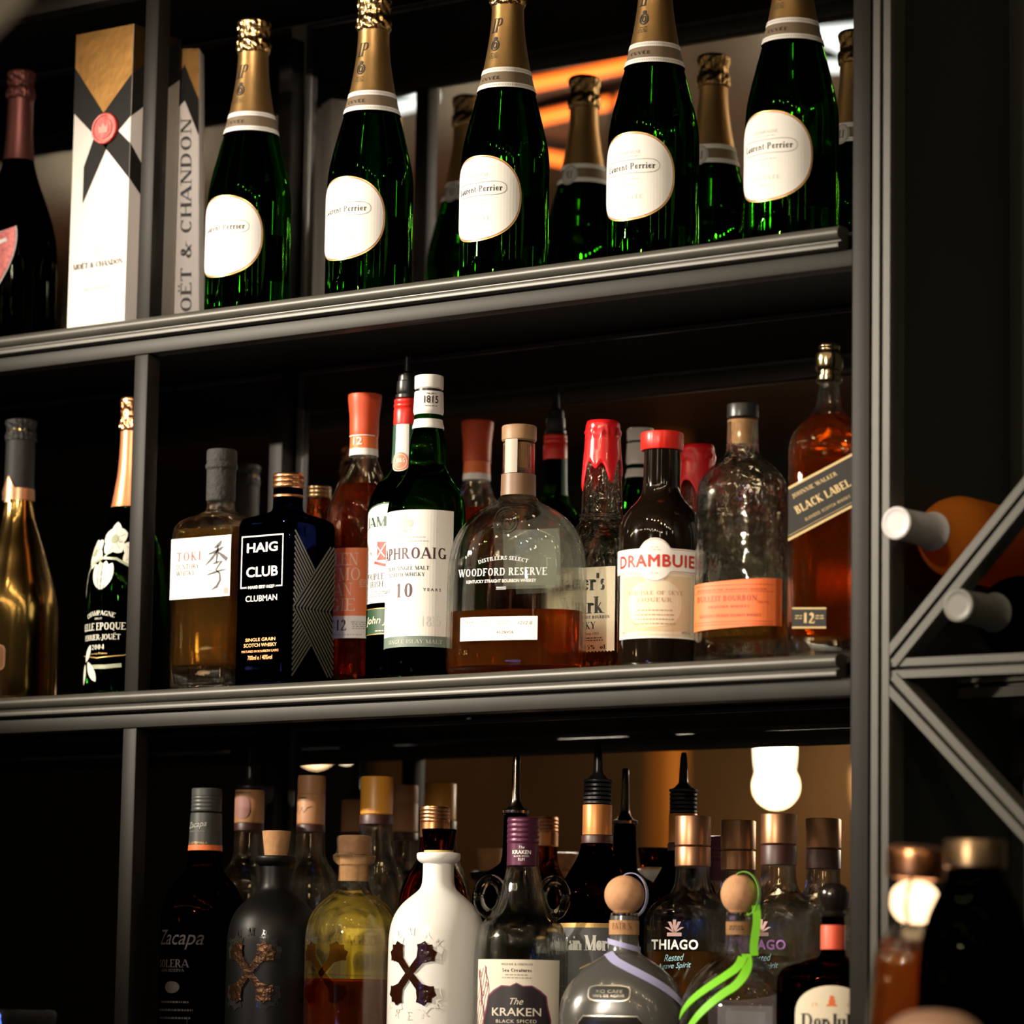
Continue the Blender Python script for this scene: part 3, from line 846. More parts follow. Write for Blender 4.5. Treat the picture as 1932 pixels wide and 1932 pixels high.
# gold plated champagne bottle at the left end
GPL = pm('gold plated glass', (0.42, 0.28, 0.09), 0.16, metal=1.0)
ab, rr = champagne('champagne_bottle', 'gold plated champagne bottle with black foil neck and spade badge', 'bottle', (-0.206, 0.056, ZB), GPL,
                   [(0, 42), (2, 46), (6, 47.4), (80, 47.4), (105, 46.5), (126, 42.5), (147, 36), (168, 29.7), (189, 22.4), (205, 18.2), (225, 16.2), (250, 15.4), (290, 15.2), (300, 15)])
rf = rfun(rr)
sleeve(rr, 0.2255, 0.292, 0.0006, BLACKMAT, ab); crumple_cap(0.287, 0.311, 0.0152, ab, BLACKMAT, seed=8, bulge=1.07)
TANF = pm('pale copper foil', (0.72, 0.42, 0.24), 0.35, metal=0.7)
sleeve(rr, 0.2215, 0.2345, 0.0014, TANF, ab, 'neck_collar')
a = Art()
sp = [(0, .0235), (.0035, .0165), (.0085, .009), (.0095, .004), (.006, .0005), (.0018, .002), (.0035, -.006), (0, -.0052)]
a.poly(sp + [(-x, y) for x, y in sp[::-1][1:-1]], TANF, 0)
sp2 = [(x * .62, y * .62 + .0045) for x, y in sp]; a.line(sp2 + [(-x, y) for x, y in sp2[::-1][1:-1]], .0008, COPPER, 1, closed=True)
a.items = [([(x, y + .224) for x, y in vs], f, m, l) for vs, f, m, l in a.items]
a.build('spade_badge', ab, cyl(lambda z: rf(z) + .0022, .0165, 0.05), su=.002, sv=.003)
a = Art(); a.ell(-.002, .0465, .030, .0145, TANF, 0, n=6); a.ell(-.002, .0465, .0285, .013, COPPER, 1, n=6)
a.serif('CHAMPAGNE', -.002, .052, .042, .0035, TANF, 2); a.serif('BRUT', -.002, .044, .022, .0045, TANF, 2); a.small(-.002, .0385, .04, TANF, 1)
a.build('metal_plate', ab, cyl(.0475, .0475), su=.003)

# champagne with the painted flowers
pj, rr = champagne('champagne_bottle', 'dark champagne bottle with white painted flowers and orange foil, standing behind the left post', 'bottle', (-0.0445, 0.057, ZB), DGREEN,
                   [(0, 39), (2, 41), (6, 42.5), (96, 42.5), (118, 41.8), (140, 39), (158, 35.2), (178, 27.2), (204, 18.9), (224, 15.6), (240, 13.2), (262, 11.8), (286, 11.2), (300, 11)])
rf = rfun(rr)
ORF = pm('orange copper foil', (0.78, 0.30, 0.13), 0.36, metal=0.55, bump=.08, nscale=70)
sleeve(rr, 0.203, 0.289, 0.0006, ORF, pj); crumple_cap(0.285, 0.322, 0.0118, pj, pm('crumpled copper foil', (.85, .38, .18), .22, metal=1, bump=1.0, nscale=110), seed=9)
a = Art()
WP = pm('white enamel paint', (0.80, 0.80, 0.70), 0.4); SAGE = pm('sage enamel paint', (0.38, 0.42, 0.28), 0.4)


def petal(cu, cv, l, wd, ang, m=WP, layer=0):
    pts = []
    for i in range(14):
        t = i / 13; pts.append((t * l, wd * math.sin(PI * t) ** .7 * .5))
    pts = pts + [(x, -y) for x, y in pts[::-1][1:-1]]
    c, q = math.cos(math.radians(ang)), math.sin(math.radians(ang))
    a.poly([(cu + x * c - y * q, cv + x * q + y * c) for x, y in pts], m, layer)


def flower(cu, cv, r, ph=0):
    for k in range(5): petal(cu, cv, r * 1.15, r * 1.05, ph + 72 * k, WP, k % 2)
    a.ell(cu, cv, r * .32, r * .32, SAGE, 2)
    for k in range(5):
        an = math.radians(ph + 72 * k); a.line([(cu + r * .35 * math.cos(an), cv + r * .35 * math.sin(an)), (cu + r * .9 * math.cos(an), cv + r * .9 * math.sin(an))], .0006, SAGE, 2)


flower(.012, .166, .0165, 20); flower(-.018, .152, .0150, 50); flower(.040, .150, .0150, 0); flower(-.044, .118, .014, 30)
a.line([(-.03, .128), (-.018, .140), (0, .1455), (.018, .144), (.034, .136)], .0028, SAGE, 2); a.line([(.0, .145), (.006, .150), (.012, .158)], .0022, SAGE, 2)
a.line([(-.006, .144), (-.002, .140), (.0, .136)], .002, SAGE, 2)
for k in (-24, -8, 8, 24): petal(.001, .1115, .031, .0145, 90 + k, WP, 0 if k in (-24, 24) else 1)
for k in (-.005, 0.0, .005): a.line([(.001 + k * .6, .1115), (.001 + k * 1.3, .126), (.001 + k * .7, .139)], .0006, INK, 3)
a.serif('CHAMPAGNE', 0, .0870, .040, .0048, WP, 1, arc=.06, gap=.03); a.sans('BRUT', 0, .081, .010, .0018, WP, 1)
a.serif('BELLE EPOQUE', 0, .0722, .062, .0085, WP, 1, gap=.03); a.serif('PERRIER-JOUËT', 0, .0615, .052, .0080, WP, 1, gap=.0); a.serif('2004', 0, .0510, .017, .0052, WP, 1, gap=.06)
a.line([(-.03, .0435), (0, .0395), (.03, .0420), (.042, .047)], .0009, GOLDINK, 1); a.sans('Epernay France', 0, .0440, .024, .0022, GOLDINK, 1)
a.line([(-.01, .0305), (.01, .0300), (.028, .0315)], .0042, SAGE, 1); petal(-.016, .036, .026, .010, -55, WP, 2); petal(-.020, .036, .020, .008, 62, WP, 2); petal(-.022, .034, .022, .008, -100, WP, 2)
a.build('flower_pattern', pj, cyl(lambda z: rf(z) + .0001, .0425), su=.0025, sv=.006)

# square whisky with the brush stroke label
tk = spirit('whisky_bottle', 'square clear whisky bottle with black cap and white label bearing a brush stroke character', .0932, .0445, ZB)
rows = smooth_rows(Q((0, 38, 26, 8), (2, 42, 30, 8), (6, 43, 31, 8), (90, 43, 31, 8), (164, 43, 31, 8), (173, 41, 29.5, 7), (180, 33, 26, 5), (185, 20, 19, 3), (189, 15.2, 15.2, 2), (196, 14.4, 14.4, 2), (246, 14.2, 14.2, 2)), 4)
glass_obj('bottle_glass', rows, .0032, GLASS, tk, 64); obj('liquid', liquid(rows, .0032, .168), PALEAMBER, tk)
obj('cap', solid(smooth_rows(R((198.8, 14.6), (200, 15.1), (215, 15.2), (231, 15.3), (233.5, 16.6), (236, 16.8), (239, 15.6), (241, 15.9), (251, 15.8), (252.7, 14.8)), 3)), pm('black wax paper', (.022, .021, .02), .75, noise=.4, nscale=220, bump=.8), tk)
a = Art(); a.rect(-.0385, .0950, .0425, .1580, PAPER, 0)
a.serif('TOKI', -.0140, .1388, .0330, .0090, REDINK, 1, gap=.16); a.serif('SUNTORY', -.0150, .1283, .0320, .0052, INK, 1); a.serif('WHISKY', -.0178, .1217, .0265, .0050, INK, 1)
a.small(-.012, .1130, .036, LGREY, 5, step=.0030, seed=11)


def brush(pts, wd): a.line([(.0235 + x * .0145, .1275 + y * .025) for x, y in pts], [q * .0145 for q in wd], INK, 1)


brush([(.45, 1.0), (.25, .86), (-.05, .76), (-.25, .72)], [.1, .28, .2, .05]); brush([(-.75, .48), (-.2, .55), (.35, .66), (.62, .74)], [.08, .2, .22, .06]); brush([(.12, .82), (.08, .5), (.0, .12)], [.1, .24, .1])
brush([(.02, .56), (-.4, .3), (-1.0, .02)], [.14, .22, .05]); brush([(.15, .54), (.55, .38), (1.0, .2)], [.1, .26, .3]); brush([(-.35, .06), (.1, .12), (.5, .16), (.1, -.1), (-.02, -.2)], [.06, .18, .24, .12, .1])
brush([(-.02, -.2), (.35, -.35), (.4, -.62), (.1, -.88), (-.35, -1.0)], [.1, .16, .2, .22, .06]); brush([(-.85, -.38), (-.2, -.3), (.5, -.22), (.95, -.2)], [.06, .16, .12, .03])
a.ell(.0375, .1005, .0030, .0032, pm('pale red ink', (.75, .25, .22), .5), 1, n=4)
a.build('label', tk, flat(.031), su=0)

# square dark blue whisky
hg = spirit('whisky_bottle', 'square dark blue whisky bottle with copper screw cap and white framed lettering', .1795, .0495, ZB)
rows = smooth_rows(Q((0, 33, 33, 9), (2, 36.5, 36.5, 9), (5, 37.4, 37.4, 9), (100, 37.4, 37.4, 9), (166, 37.4, 37.4, 9), (172, 36, 36, 8), (177, 28, 28, 4), (180.5, 20, 20, 2.4), (184, 16.2, 16.2, 2), (188, 15.4, 15.4, 2), (205, 15.2, 15.2, 2), (212, 14.5, 14.5, 2)), 4)
obj('bottle_glass', solid(rows, 64), BLUEGL, hg, angle=50)
obj('cap', solid(ridged(.2062, .2211, .0162, 3, .0008) + [(.2215, .0150, .0150, 2)]), COPPER, hg); obj('neck_ring', solid(capr(.1955, .2000, .0160)), COPPER, hg)
a = Art(); a.frame(-.0284, .1010, .0268, .1545, .0013, WINK, 0); a.rect(-.0205, .1005, .0190, .1026, INK, 1)
a.sans('HAIG', -.0005, .1420, .0405, .0098, WINK, 2, bold=.02); a.sans('CLUB', .0, .1172, .0415, .0105, WINK, 2, bold=.02); a.sans('HAIG EST 1627', -.0005, .1016, .0340, .0033, WINK, 2, bold=.025)
a.sans('CLUBMAN', .0, .0900, .0415, .0062, WINK, 2, bold=.01)
a.sans('SINGLE GRAIN', 0, .0480, .0390, .0033, COPPER, 2); a.sans('SCOTCH WHISKY', 0, .0424, .0430, .0036, COPPER, 2); a.sans('MATURED IN BOURBON CASKS', 0, .0362, .048, .0023, COPPER, 2); a.sans('700ml e / 40%vol', 0, .0298, .032, .0045, COPPER, 2)
a.build('lettering', hg, flat(.0374), su=0)
a = Art(); RIDGE = pm('grey ridge glint', (.11, .105, .085), .35, spec=.5)  # grey lines stand in for light caught by the embossed glass ridges
for i in range(12):
    u0 = -.033 + i * .0052
    for sgn in (1, -1):
        u1 = min(.033, u0 + .058)
        a.line([(u0, .080), (u1, .080 + sgn * (u1 - u0) * 1.15)], .0022, RIDGE, 0)
for i in range(13):
    v0 = .158 - i * .0058; u1 = -.033 + max(0, (v0 - .080) / 2.3)
    a.line([(-.033, v0), (u1, v0 - (u1 + .033) * 1.15)], .0022, RIDGE, 0)
for i in range(13):
    v0 = .010 + i * .0055; u1 = -.033 + max(0, (.080 - v0) / 2.3)
    a.line([(-.033, v0), (u1, v0 + (u1 + .033) * 1.15)], .0022, RIDGE, 0)
a.build('side_relief', hg, side(.0374), su=0)

# small amber bottle at the back between the blue bottle and the orange-capped one
am = spirit('small_liqueur_bottle', 'small amber bottle with a shiny gold cap peeking out behind the dark blue bottle', .0945, .203, ZB)
rows = smooth_rows(R((0, 30), (3, 33), (130, 33), (160, 30), (185, 20), (196, 14), (204, 12.8), (214, 12.8), (222, 12)), 3)
obj('bottle_glass', solid(rows), glass('amber ribbed glass', (.75, .28, .08), 1.5, bump=.6, nscale=120), am)
obj('cap', solid(ridged(.2215, .2345, .0135, 3, .0007)), pm('bright gold metal', (.85, .6, .3), .2, metal=1), am)

# orange-capped malt
gl = spirit('whisky_bottle', 'amber whisky bottle with flared orange cap and orange label marked 12', .2003, .146, ZB, 11)
rows = smooth_rows(R((0, 37), (3, 39.4), (80, 39.4), (165, 38.6), (194, 36), (210, 31), (223, 25.5), (235, 19.5), (245, 15.6), (254, 14.2), (272, 13.6)), 4)
glass_obj('bottle_glass', rows, .003, GLASS, gl); obj('liquid', liquid(rows, .003, .2205), REDAMBER, gl)
obj('cap', solid(smooth_rows(R((272, 14.6), (273, 15.0), (290, 15.4), (300, 16.3), (312, 17.5), (316, 17.6), (316.8, 17)), 3)), ORANGE, gl)
sleeve(rows, .2585, .2735, .0008, ORLAB, gl, 'neck_band'); sleeve(rows, .2515, .2585, .0008, PAPER, gl, 'neck_ring')
rf = rfun(rows)
a = Art(); a.sans('12', 0, .266, .010, .008, PAPER, 1, bold=.01); a.rect(-.02, .2715, .02, .2725, PAPER, 1); a.build('neck_print', gl, cyl(lambda z: rf(z) + .001, .015), su=.002)
a = Art(); a.rect(-.036, .0800, .036, .1505, ORLAB, 0); a.rect(-.036, .0570, .036, .0800, PAPER, 0); PALE = pm('pale peach ink', (.82, .55, .40), .5)
for tx, v, x0, x1 in (('GLEN', .1387, -.021, .0165), ('MO', .1232, -.006, .018), ('RAN', .1075, -.020, .0105), ('GIE', .0915, -.015, .0135)): a.serif(tx, (x0 + x1) / 2, v, x1 - x0, .0128, PALE, 1, heavy=.7, gap=.04)
a.small(.024, .117, .016, PALE, 4, step=.0022); a.serif('12', -.001, .0705, .0115, .0112, INK, 1); a.small(.019, .0735, .018, GREY, 4, step=.0022, seed=2); a.small(0, .0605, .05, LGREY, 1, seed=9)
a.build('label', gl, cyl(.0394, .0394), su=.003)

# green irish bottle with pourer
jm = spirit('whiskey_bottle', 'green whiskey bottle with red collar and black pourer behind the white-capped bottle', .2812, .113, ZB, 20)
rows = smooth_rows(R((0, 34), (3, 36.3), (90, 36.4), (188, 36.4), (200, 33.5), (212, 27.5), (220, 19.5), (228, 14.2), (240, 13), (272, 12.3), (299, 12)), 4)
obj('bottle_glass', solid(rows), GREEN, jm, angle=60); rf = rfun(rows)
obj('collar', solid(smooth_rows(R((272.5, 12.7), (274, 13.0), (288, 13.0), (290, 12.2), (291.5, 13.0), (294, 13.0), (295, 12.3), (297, 12.8), (299, 12.6), (299.5, 12)), 2)), REDPL, jm)
obj('pourer', solid(smooth_rows(R((299.5, 10), (301, 11.6), (304, 11.6), (305, 9.6), (308, 10.6), (318, 10.2), (319, 9), (326, 8.6), (327, 7), (329, 4.2), (338, 3.6), (352, 2.6), (353, 1.8)), 2)), BLACKPL, jm)
a = Art(); a.rect(-.0075, .234, .0075, .2725, PAPER, 0); a.rect(-.022, .233, -.008, .2725, pm('dark green paper', (.02, .09, .05), .5), 0); a.rect(.008, .233, .022, .2725, pm('dark green paper', (.02, .09, .05), .5), 0); a.ell(-.001, .2335, .0095, .0105, PAPER, 1); a.ell(-.001, .2335, .0088, .0098, pm('coral seal ink', (.72, .22, .12), .5), 2)
a.serif('JJ&S', -.001, .2345, .0095, .0050, PAPER, 3, gap=0); a.ring(-.001, .2335, .0066, .0076, .0005, PAPER, 3)
a.build('neck_label', jm, cyl(lambda z: rf(z) + .0004, .0135), su=.002, sv=.004)
a = Art(); GRN = pm('green ink', (.01, .055, .02), .5)
arch = [(-.048, .0866), (.048, .0866), (.048, .172)] + [(.048 * math.cos(PI * i / 16), .172 + .016 * math.sin(PI * i / 16)) for i in range(1, 16)] + [(-.048, .172)]
a.poly(arch, PAPER, 0); a.line(arch[2:], .0014, GRN, 1)
a.serif('JAMESON', 0, .1685, .078, .0122, GRN, 1, heavy=1.25, gap=.05); a.poly([(-.018, .130), (-.006, .130), (-.004, .148), (-.018, .149)], REDINK, 1)
a.line([(-.018, .132), (-.007, .147)], .0012, PAPER, 2); a.line([(-.018, .144), (-.008, .133)], .0012, PAPER, 2); a.line([(-.022, .128), (-.008, .1245), (.008, .128)], .003, REDINK, 1)
a.sans('EST\n1780', -.030, .140, .009, .010, GREY, 1); a.serif('TRIPLE DISTILLED', 0, .1135, .070, .0064, INK, 1); a.serif('IRISH WHISKEY', 0, .1055, .058, .0060, INK, 1); a.small(0, .098, .07, GREY, 3, seed=8)
a.rect(-.046, .0545, .046, .0812, GRN, 0); a.rect(-.046, .0545, .046, .0552, GOLDINK, 1); a.rect(-.046, .0805, .046, .0812, GOLDINK, 1); a.sans('John Jameson', 0, .068, .070, .010, CREAM, 1, shear=.3); a.small(0, .058, .05, CREAM, 1)
a.build('label', jm, cyl(.0364, .0364), su=.003)

# white-capped malt
la = spirit('whisky_bottle', 'dark green whisky bottle with white capsule marked 1815 and white label marked 10', .3536, .056, ZB, 6)
rows = smooth_rows(R((0, 36.5), (3, 39), (80, 39), (168, 39.2), (177, 38.2), (191, 33.8), (200, 27.5), (208, 22.5), (218, 19), (232, 18.8), (244, 17.6), (255, 14.8), (290, 13.5)), 4)
obj('bottle_glass', solid(rows), DGREEN, la, angle=60)
WCAP = pm('white capsule', (.80, .79, .77), .35)
obj('capsule', solid(smooth_rows(R((254.5, 16.0), (256, 16.1), (262, 14.6), (268, 14.0), (271, 15.0), (273, 15.3), (276, 15.1), (290, 14.6), (292, 14.5)), 3)), WCAP, la)
obj('cap_ring', solid(R((292, 13.6), (294.6, 13.6))), BLACKPL, la); obj('cap', solid(capr(.2946, .3087, .0146, .0012)), WCAP, la)
a = Art(); a.sans('1815', .0105, .283, .0145, .0075, INK, 1, bold=.015); a.small(.0105, .289, .013, GREY, 1, h=.0009); a.small(.0105, .2765, .016, GREY, 1, h=.0009, seed=3)
a.build('capsule_print', la, cyl(lambda z: .0149 if z > .275 else .0153, .0147), su=.002)
a = Art(); a.rect(-.051, .0325, .051, .1685, PAPER, 0); a.rect(-.051, .0325, .051, .0432, pm('grey green label band', (.14, .20, .16), .5), 1); a.serif('SINGLE ISLAY MALT', .01, .0378, .060, .0038, LGREY, 2)
PURP = pm('dark plum ink', (.07, .02, .035), .5)
a.serif('LAPHROAIG', 0, .1253, .086, .0112, PURP, 1, heavy=1.1, gap=.10); a.serif('ISLAY SINGLE MALT', 0, .1105, .050, .0038, INK, 1, gap=.09); a.serif('SCOTCH WHISKY', 0, .1042, .043, .0037, INK, 1, gap=.09)
a.serif('10', .0, .0885, .0180, .0138, PURP, 1, gap=.12); a.sans('YEARS', .0285, .0890, .0180, .0030, INK, 1, gap=1.6, bold=.02); a.sans('AGED', -.0285, .0890, .0160, .0030, INK, 1, gap=1.6, bold=.02)
a.ell(0, .1555, .0034, .0050, LGREY, 1); a.ell(-.0055, .155, .003, .004, LGREY, 1); a.ell(.0055, .155, .003, .004, LGREY, 1); a.ell(0, .163, .0022, .0022, LGREY, 1); a.rect(-.007, .1475, .007, .1492, LGREY, 1); a.ell(0, .146, .002, .003, LGREY, 1)
a.small(0, .1410, .056, LGREY, 1, h=.0011, seed=1); a.small(0, .1372, .048, LGREY, 1, h=.0011, seed=2); a.small(-.028, .055, .030, LGREY, 4, step=.0028, h=.0011, seed=6); a.serif('1815', .028, .058, .020, .010, pm('embossed paper', (.76, .745, .72), .6), 1)
a.build('label', la, cyl(.0391, .0391), su=.003)

# wide flask bourbon
wf = spirit('bourbon_bottle', 'wide clear flask bottle of bourbon with wooden stopper, one third full', .4685, .053, ZB, 17)
rows = smooth_rows(Q((0, 58, 25, 3), (3, 65, 32, 3), (10, 68.5, 36, 2.8), (30, 69.3, 37, 2.7), (84, 69.3, 37, 2.6), (112, 68.4, 36.5, 2.5), (125, 66.6, 35.8, 2.4), (138, 62.5, 34.5, 2.3), (150, 55, 32.5, 2.2), (159, 45.5, 29.5, 2.15), (166, 34.5, 25.5, 2.1), (171, 25, 21.5, 2.05), (174, 20, 19, 2), (176, 19.5, 19, 2), (178, 16.6, 16.6, 2), (200, 16.2, 16.2, 2), (232, 15.8, 15.8, 2)), 4)
glass_obj('bottle_glass', rows, .0035, GLASS, wf, 80); obj('liquid', liquid(rows, .0035, .0640), AMBER, wf)
sleeve(rows, .1785, .1995, .0008, pm('brown neck band', (.19, .105, .055), .45), wf, 'neck_band')
obj('cork', solid(R((206, 9.5), (231, 11.4))), CORK, wf)
obj('cap', solid(capr(.2322, .2482, .0172, .0016)), pm('walnut stopper', (.30, .17, .085), .5, noise=.3, nscale=60), wf)
a = Art(); a.rect(-.010, .2, .004, .2335, pm('paper neck seal', (.42, .36, .30), .5), 0); a.build('neck_seal', wf, cyl(.0163, .0163), su=.002)
sf = surf_rows(rows)
a = Art(); a.serif('WOODFORD RESERVE', -.004, .1000, .092, .0072, WINK, 1, gap=.10); a.sans('KENTUCKY STRAIGHT BOURBON WHISKEY', -.004, .0910, .072, .0032, WINK, 1, bold=.02); a.serif('DISTILLERS SELECT', -.002, .1135, .052, .0036, WINK, 1, arc=.09)
a.rect(-.008, .0845, .002, .0852, WINK, 1); a.rect(-.008, .0828, .002, .0835, WINK, 1)
a.build('glass_print', wf, sf, su=.004, sv=.005)
a = Art(); a.rect(-.046, .0335, .034, .0565, PAPER, 0); a.sans('700ML', -.036, .0515, .012, .0024, GREY, 1); a.small(-.020, .052, .013, LGREY, 2); a.small(0, .052, .013, LGREY, 2, seed=2); a.sans('1212 B', .022, .0500, .014, .0032, GREY, 1, shear=.3); a.sans('43.2%VOL', .002, .0412, .018, .0026, GREY, 1, bold=.02)
a.ring(-.036, .036, .0075, .0075, .0006, LGREY, 1, a0=0, a1=180); a.ring(-.036, .036, .0055, .0055, .0006, LGREY, 1, a0=0, a1=180)
a.build('label', wf, sf, su=.004)
a = Art(); a.rect(-.026, .092, .034, .150, pm('grey back label', (.34, .34, .31), .6), 0); a.small(.004, .140, .05, GREY, 10, step=.0042, h=.0008)
a.build('back_label', wf, lambda u, v, o: (u, -sf(u, v, 0)[1] + o, v), su=.004, sv=.005)
md = bmesh.new()
for r_, w_ in ((.0115, .0013), (.0088, .0008)):
    tube(md, [(r_ * math.cos(2 * PI * k / 40), -.0335, .1505 + r_ * 1.05 * math.sin(2 * PI * k / 40)) for k in range(40)], w_, 8, True)
tube(md, [(-.006, -.0337, .154), (-.004, -.034, .146), (0, -.034, .153), (.004, -.034, .146), (.006, -.0337, .154)], .0010, 8)
obj('glass_medallion', md, GLASS, wf)

# red wax bourbon
mk = spirit('bourbon_bottle', 'clear square bourbon bottle with dripping red wax neck and cream label, behind the wide flask', .4955, .158, ZB, 7)
rows = smooth_rows(Q((0, 36, 36, 7), (3, 40, 40, 7), (60, 41, 41, 7), (125, 41, 41, 7), (140, 37.5, 37.5, 5), (150, 31, 31, 3.2), (158, 25, 25, 2.4), (165, 21.4, 21.4, 2), (172, 20.6, 20.6, 2), (189, 20.2, 20.2, 2), (215, 19, 19, 2), (240, 17, 17, 2), (262, 16, 16, 2)), 4)
glass_obj('bottle_glass', rows, .0032, GLASS_WAVY, mk, 64); obj('liquid', liquid(rows, .0032, .0600), AMBER, mk)
wx = bmesh.new(); rnd = random.Random(4); dr = [(-.85, .034, .33), (.1, .012, .3), (.95, .026, .35), (2.3, .02, .4), (-2.2, .030, .35)]
rf = rfun(rows); seg = 72; rings = []
for j in range(15):
    ring = []
    for k in range(seg):
        th = 2 * PI * k / seg; an = th - PI / 2
        d = sum(l * math.exp(-((math.atan2(math.sin(th - c), math.cos(th - c))) / w_) ** 2) for c, l, w_ in dr)
        z0 = .2275 - d; z = z0 + (.2655 - z0) * (j / 14); r = rf(min(z, .26)) + .0014 - (.0012 if j == 0 else 0) + (.0012 if .2525 < z < .2545 else 0) - (.0012 if .2500 < z < .2522 else 0)
        if j == 14: r -= .0016
        ring.append(wx.verts.new((r * math.sin(th), -r * math.cos(th), z)))
    rings.append(ring)
for p, q in zip(rings, rings[1:]):
    for k in range(seg): wx.faces.new((p[k], p[(k + 1) % seg], q[(k + 1) % seg], q[k]))
wx.faces.new(rings[-1])
obj('wax_seal', wx, REDWAX, mk, angle=70)
a = Art(); edge = [(-.0375, .0300)] + [(-.0375 + .075 * i / 40, .0300 + (.0008 if i % 2 else -.0006)) for i in range(1, 40)] + [(.0375, .0300), (.0375, .1135), (-.0375, .1135)]
a.poly(edge, CREAM, 0); a.serif("Maker's", -.004, .0990, .060, .0170, INK, 1, heavy=1.25, gap=.02); a.serif('Mark', .003, .0760, .046, .0165, INK, 1, heavy=1.25, gap=.02)
a.serif('KENTUCKY STRAIGHT BOURBON', 0, .0640, .064, .0030, INK, 1, gap=.12, heavy=1.3); a.serif('WHISKY', .0, .0560, .034, .0072, INK, 1, heavy=1.2); a.sans('Since 1953', .012, .0478, .016, .0026, INK, 1, shear=.3); a.small(0, .0435, .066, INK, 2, h=.0009); a.serif('45% vol.', .016, .0345, .026, .0044, INK, 1, heavy=1.2)
a.build('label', mk, flat(.041), su=0)
eb = bmesh.new()
for z in (.1655, .1700): tube(eb, [(.0215 * math.cos(2 * PI * k / 40), .0215 * math.sin(2 * PI * k / 40), z) for k in range(40)], .0012, 8, True)
tube(eb, [(.009 * math.cos(2 * PI * k / 30) - .006, -.0235 - .006 * (1 - math.sin(2 * PI * k / 30)) * .8, .150 + .009 * math.sin(2 * PI * k / 30)) for k in range(30)], .0012, 8, True)
obj('glass_ring', eb, GLASS, mk)

# dark liqueur with cream banner label
dm = spirit('liqueur_bottle', 'black brown liqueur bottle with red screw cap and cream label under a white banner', .6350, .056, ZB, 26)
rows = smooth_rows(R((0, 37), (3, 39.8), (20, 40.4), (116, 40.6), (128, 40.2), (138, 38.6), (147, 35.6), (155, 30), (162, 23.5), (168, 19.6), (176, 17.8), (195, 17.3), (211, 17)), 4)
obj('bottle_glass', solid(rows), pm('black brown glass', (.006, .0035, .002), .06, spec=.6, coat=.5), dm, angle=60)
cp = bmesh.new(); loft(cp, [(.2108, .0196, .0196, 2), (.2118, .0204, .0204, 2), (.2262, .0207, .0207, 2), (.2278, .0198, .0198, 2), (.2284, .018, .018, 2)], 96)
for i, v in enumerate(cp.verts):
    if .2115 < v.co.z < .227 and (int(round(math.atan2(v.co.y, v.co.x) / (2 * PI) * 96)) % 2): v.co.x *= .982; v.co.y *= .982
obj('cap', cp, REDPL, dm)
a = Art()


def banner(k, m, l):
    pts = [(-.049 + k, .0890 + k), (-.0175, .0890 + k)] + [(.0175 * math.cos(t) * (1 - k * 20), .1005 + (.0205 - k) * math.sin(t)) for t in [PI + PI * i / 14 * 1 + (.6 - 1.2 * i / 14) for i in range(15)]] + [(.0175, .0890 + k), (.049 - k, .0890 + k), (.049 - k, .1120 - k), (.0165, .1120 - k)] + [(.0170 * math.cos(t) * (1 - k * 20), .1020 + (.0200 - k) * math.sin(t)) for t in [.55 + (PI - 1.1) * i / 14 for i in range(15)]] + [(-.0165, .1120 - k), (-.049 + k, .1120 - k)]
    a.poly(pts, m, l)


a.rect(-.0425, .0275, .0425, .0900, PAPER, 0); a.rect(-.0410, .0290, .0410, .0890, CREAM, 1); a.frame(-.0395, .0305, .0395, .0890, .0005, BEIGE, 2); a.rect(-.036, .034, .036, .086, BEIGE, 2)
a.ell(0, .0600, .026, .022, CREAM, 3, n=2.5)
banner(0, PAPER, 4); banner(.0010, REDINK, 5); banner(.0015, PAPER, 6)
a.sans('DRAMBUIE', 0, .1003, .080, .0122, REDINK, 7, bold=.030, gap=1.1); a.small(0, .113, .012, LGREY, 2, layer=7); a.small(0, .0885, .012, LGREY, 1, layer=7)
a.serif('THE ISLE OF SKYE', 0, .0700, .055, .0036, pm('tan ink', (.50, .32, .17), .5), 4, gap=.08); a.serif('LIQUEUR', 0, .0632, .034, .0044, pm('tan ink', (.50, .32, .17), .5), 4, gap=.1); a.small(0, .0535, .046, pm('tan ink', (.5, .32, .17), .5), 4, step=.0042, h=.0012, layer=4)
a.sans('70cl', -.033, .0330, .007, .0026, GREY, 4); a.sans('40%vol', .031, .0330, .010, .0026, GREY, 4)
a.build('label', dm, cyl(.0406, .0406), su=.003)

# clear flask with orange label
bu = spirit('bourbon_bottle', 'clear embossed flask with black stopper and slanted orange label, nearly empty', .7320, .0465, ZB, 10)
rows = smooth_rows(Q((0, 40, 24, 3), (3, 42.6, 28.5, 3), (8, 43.6, 30, 2.8), (76, 43.6, 30, 2.6), (142, 43.5, 30, 2.5), (160, 43, 29.6, 2.4), (171, 41.5, 28.6, 2.3), (180, 36, 26.5, 2.2), (188, 28, 23, 2.1), (194, 20.6, 19, 2.05), (199, 16, 16, 2), (204, 15, 15, 2), (232, 14.6, 14.6, 2)), 4)
glass_obj('bottle_glass', rows, .0033, GLASS_WAVY, bu, 80); obj('liquid', liquid(rows, .0033, .0480), PALEAMBER, bu)
obj('cork', solid(R((208, 9.6), (231, 11))), CORK, bu); obj('cap', solid(capr(.2322, .2460, .0150, .0012)), BLACKPL, bu)
a = Art(); sl_ = .05
a.poly([(-.0435, .0325 - .0435 * sl_), (.0435, .0325 + .0435 * sl_), (.0435, .0765 + .0435 * sl_), (-.0435, .0765 - .0435 * sl_)], ORLAB, 0); DKO = pm('dark orange ink', (.42, .04, .01), .5)
sk = lambda u, v: (u, v + u * sl_)
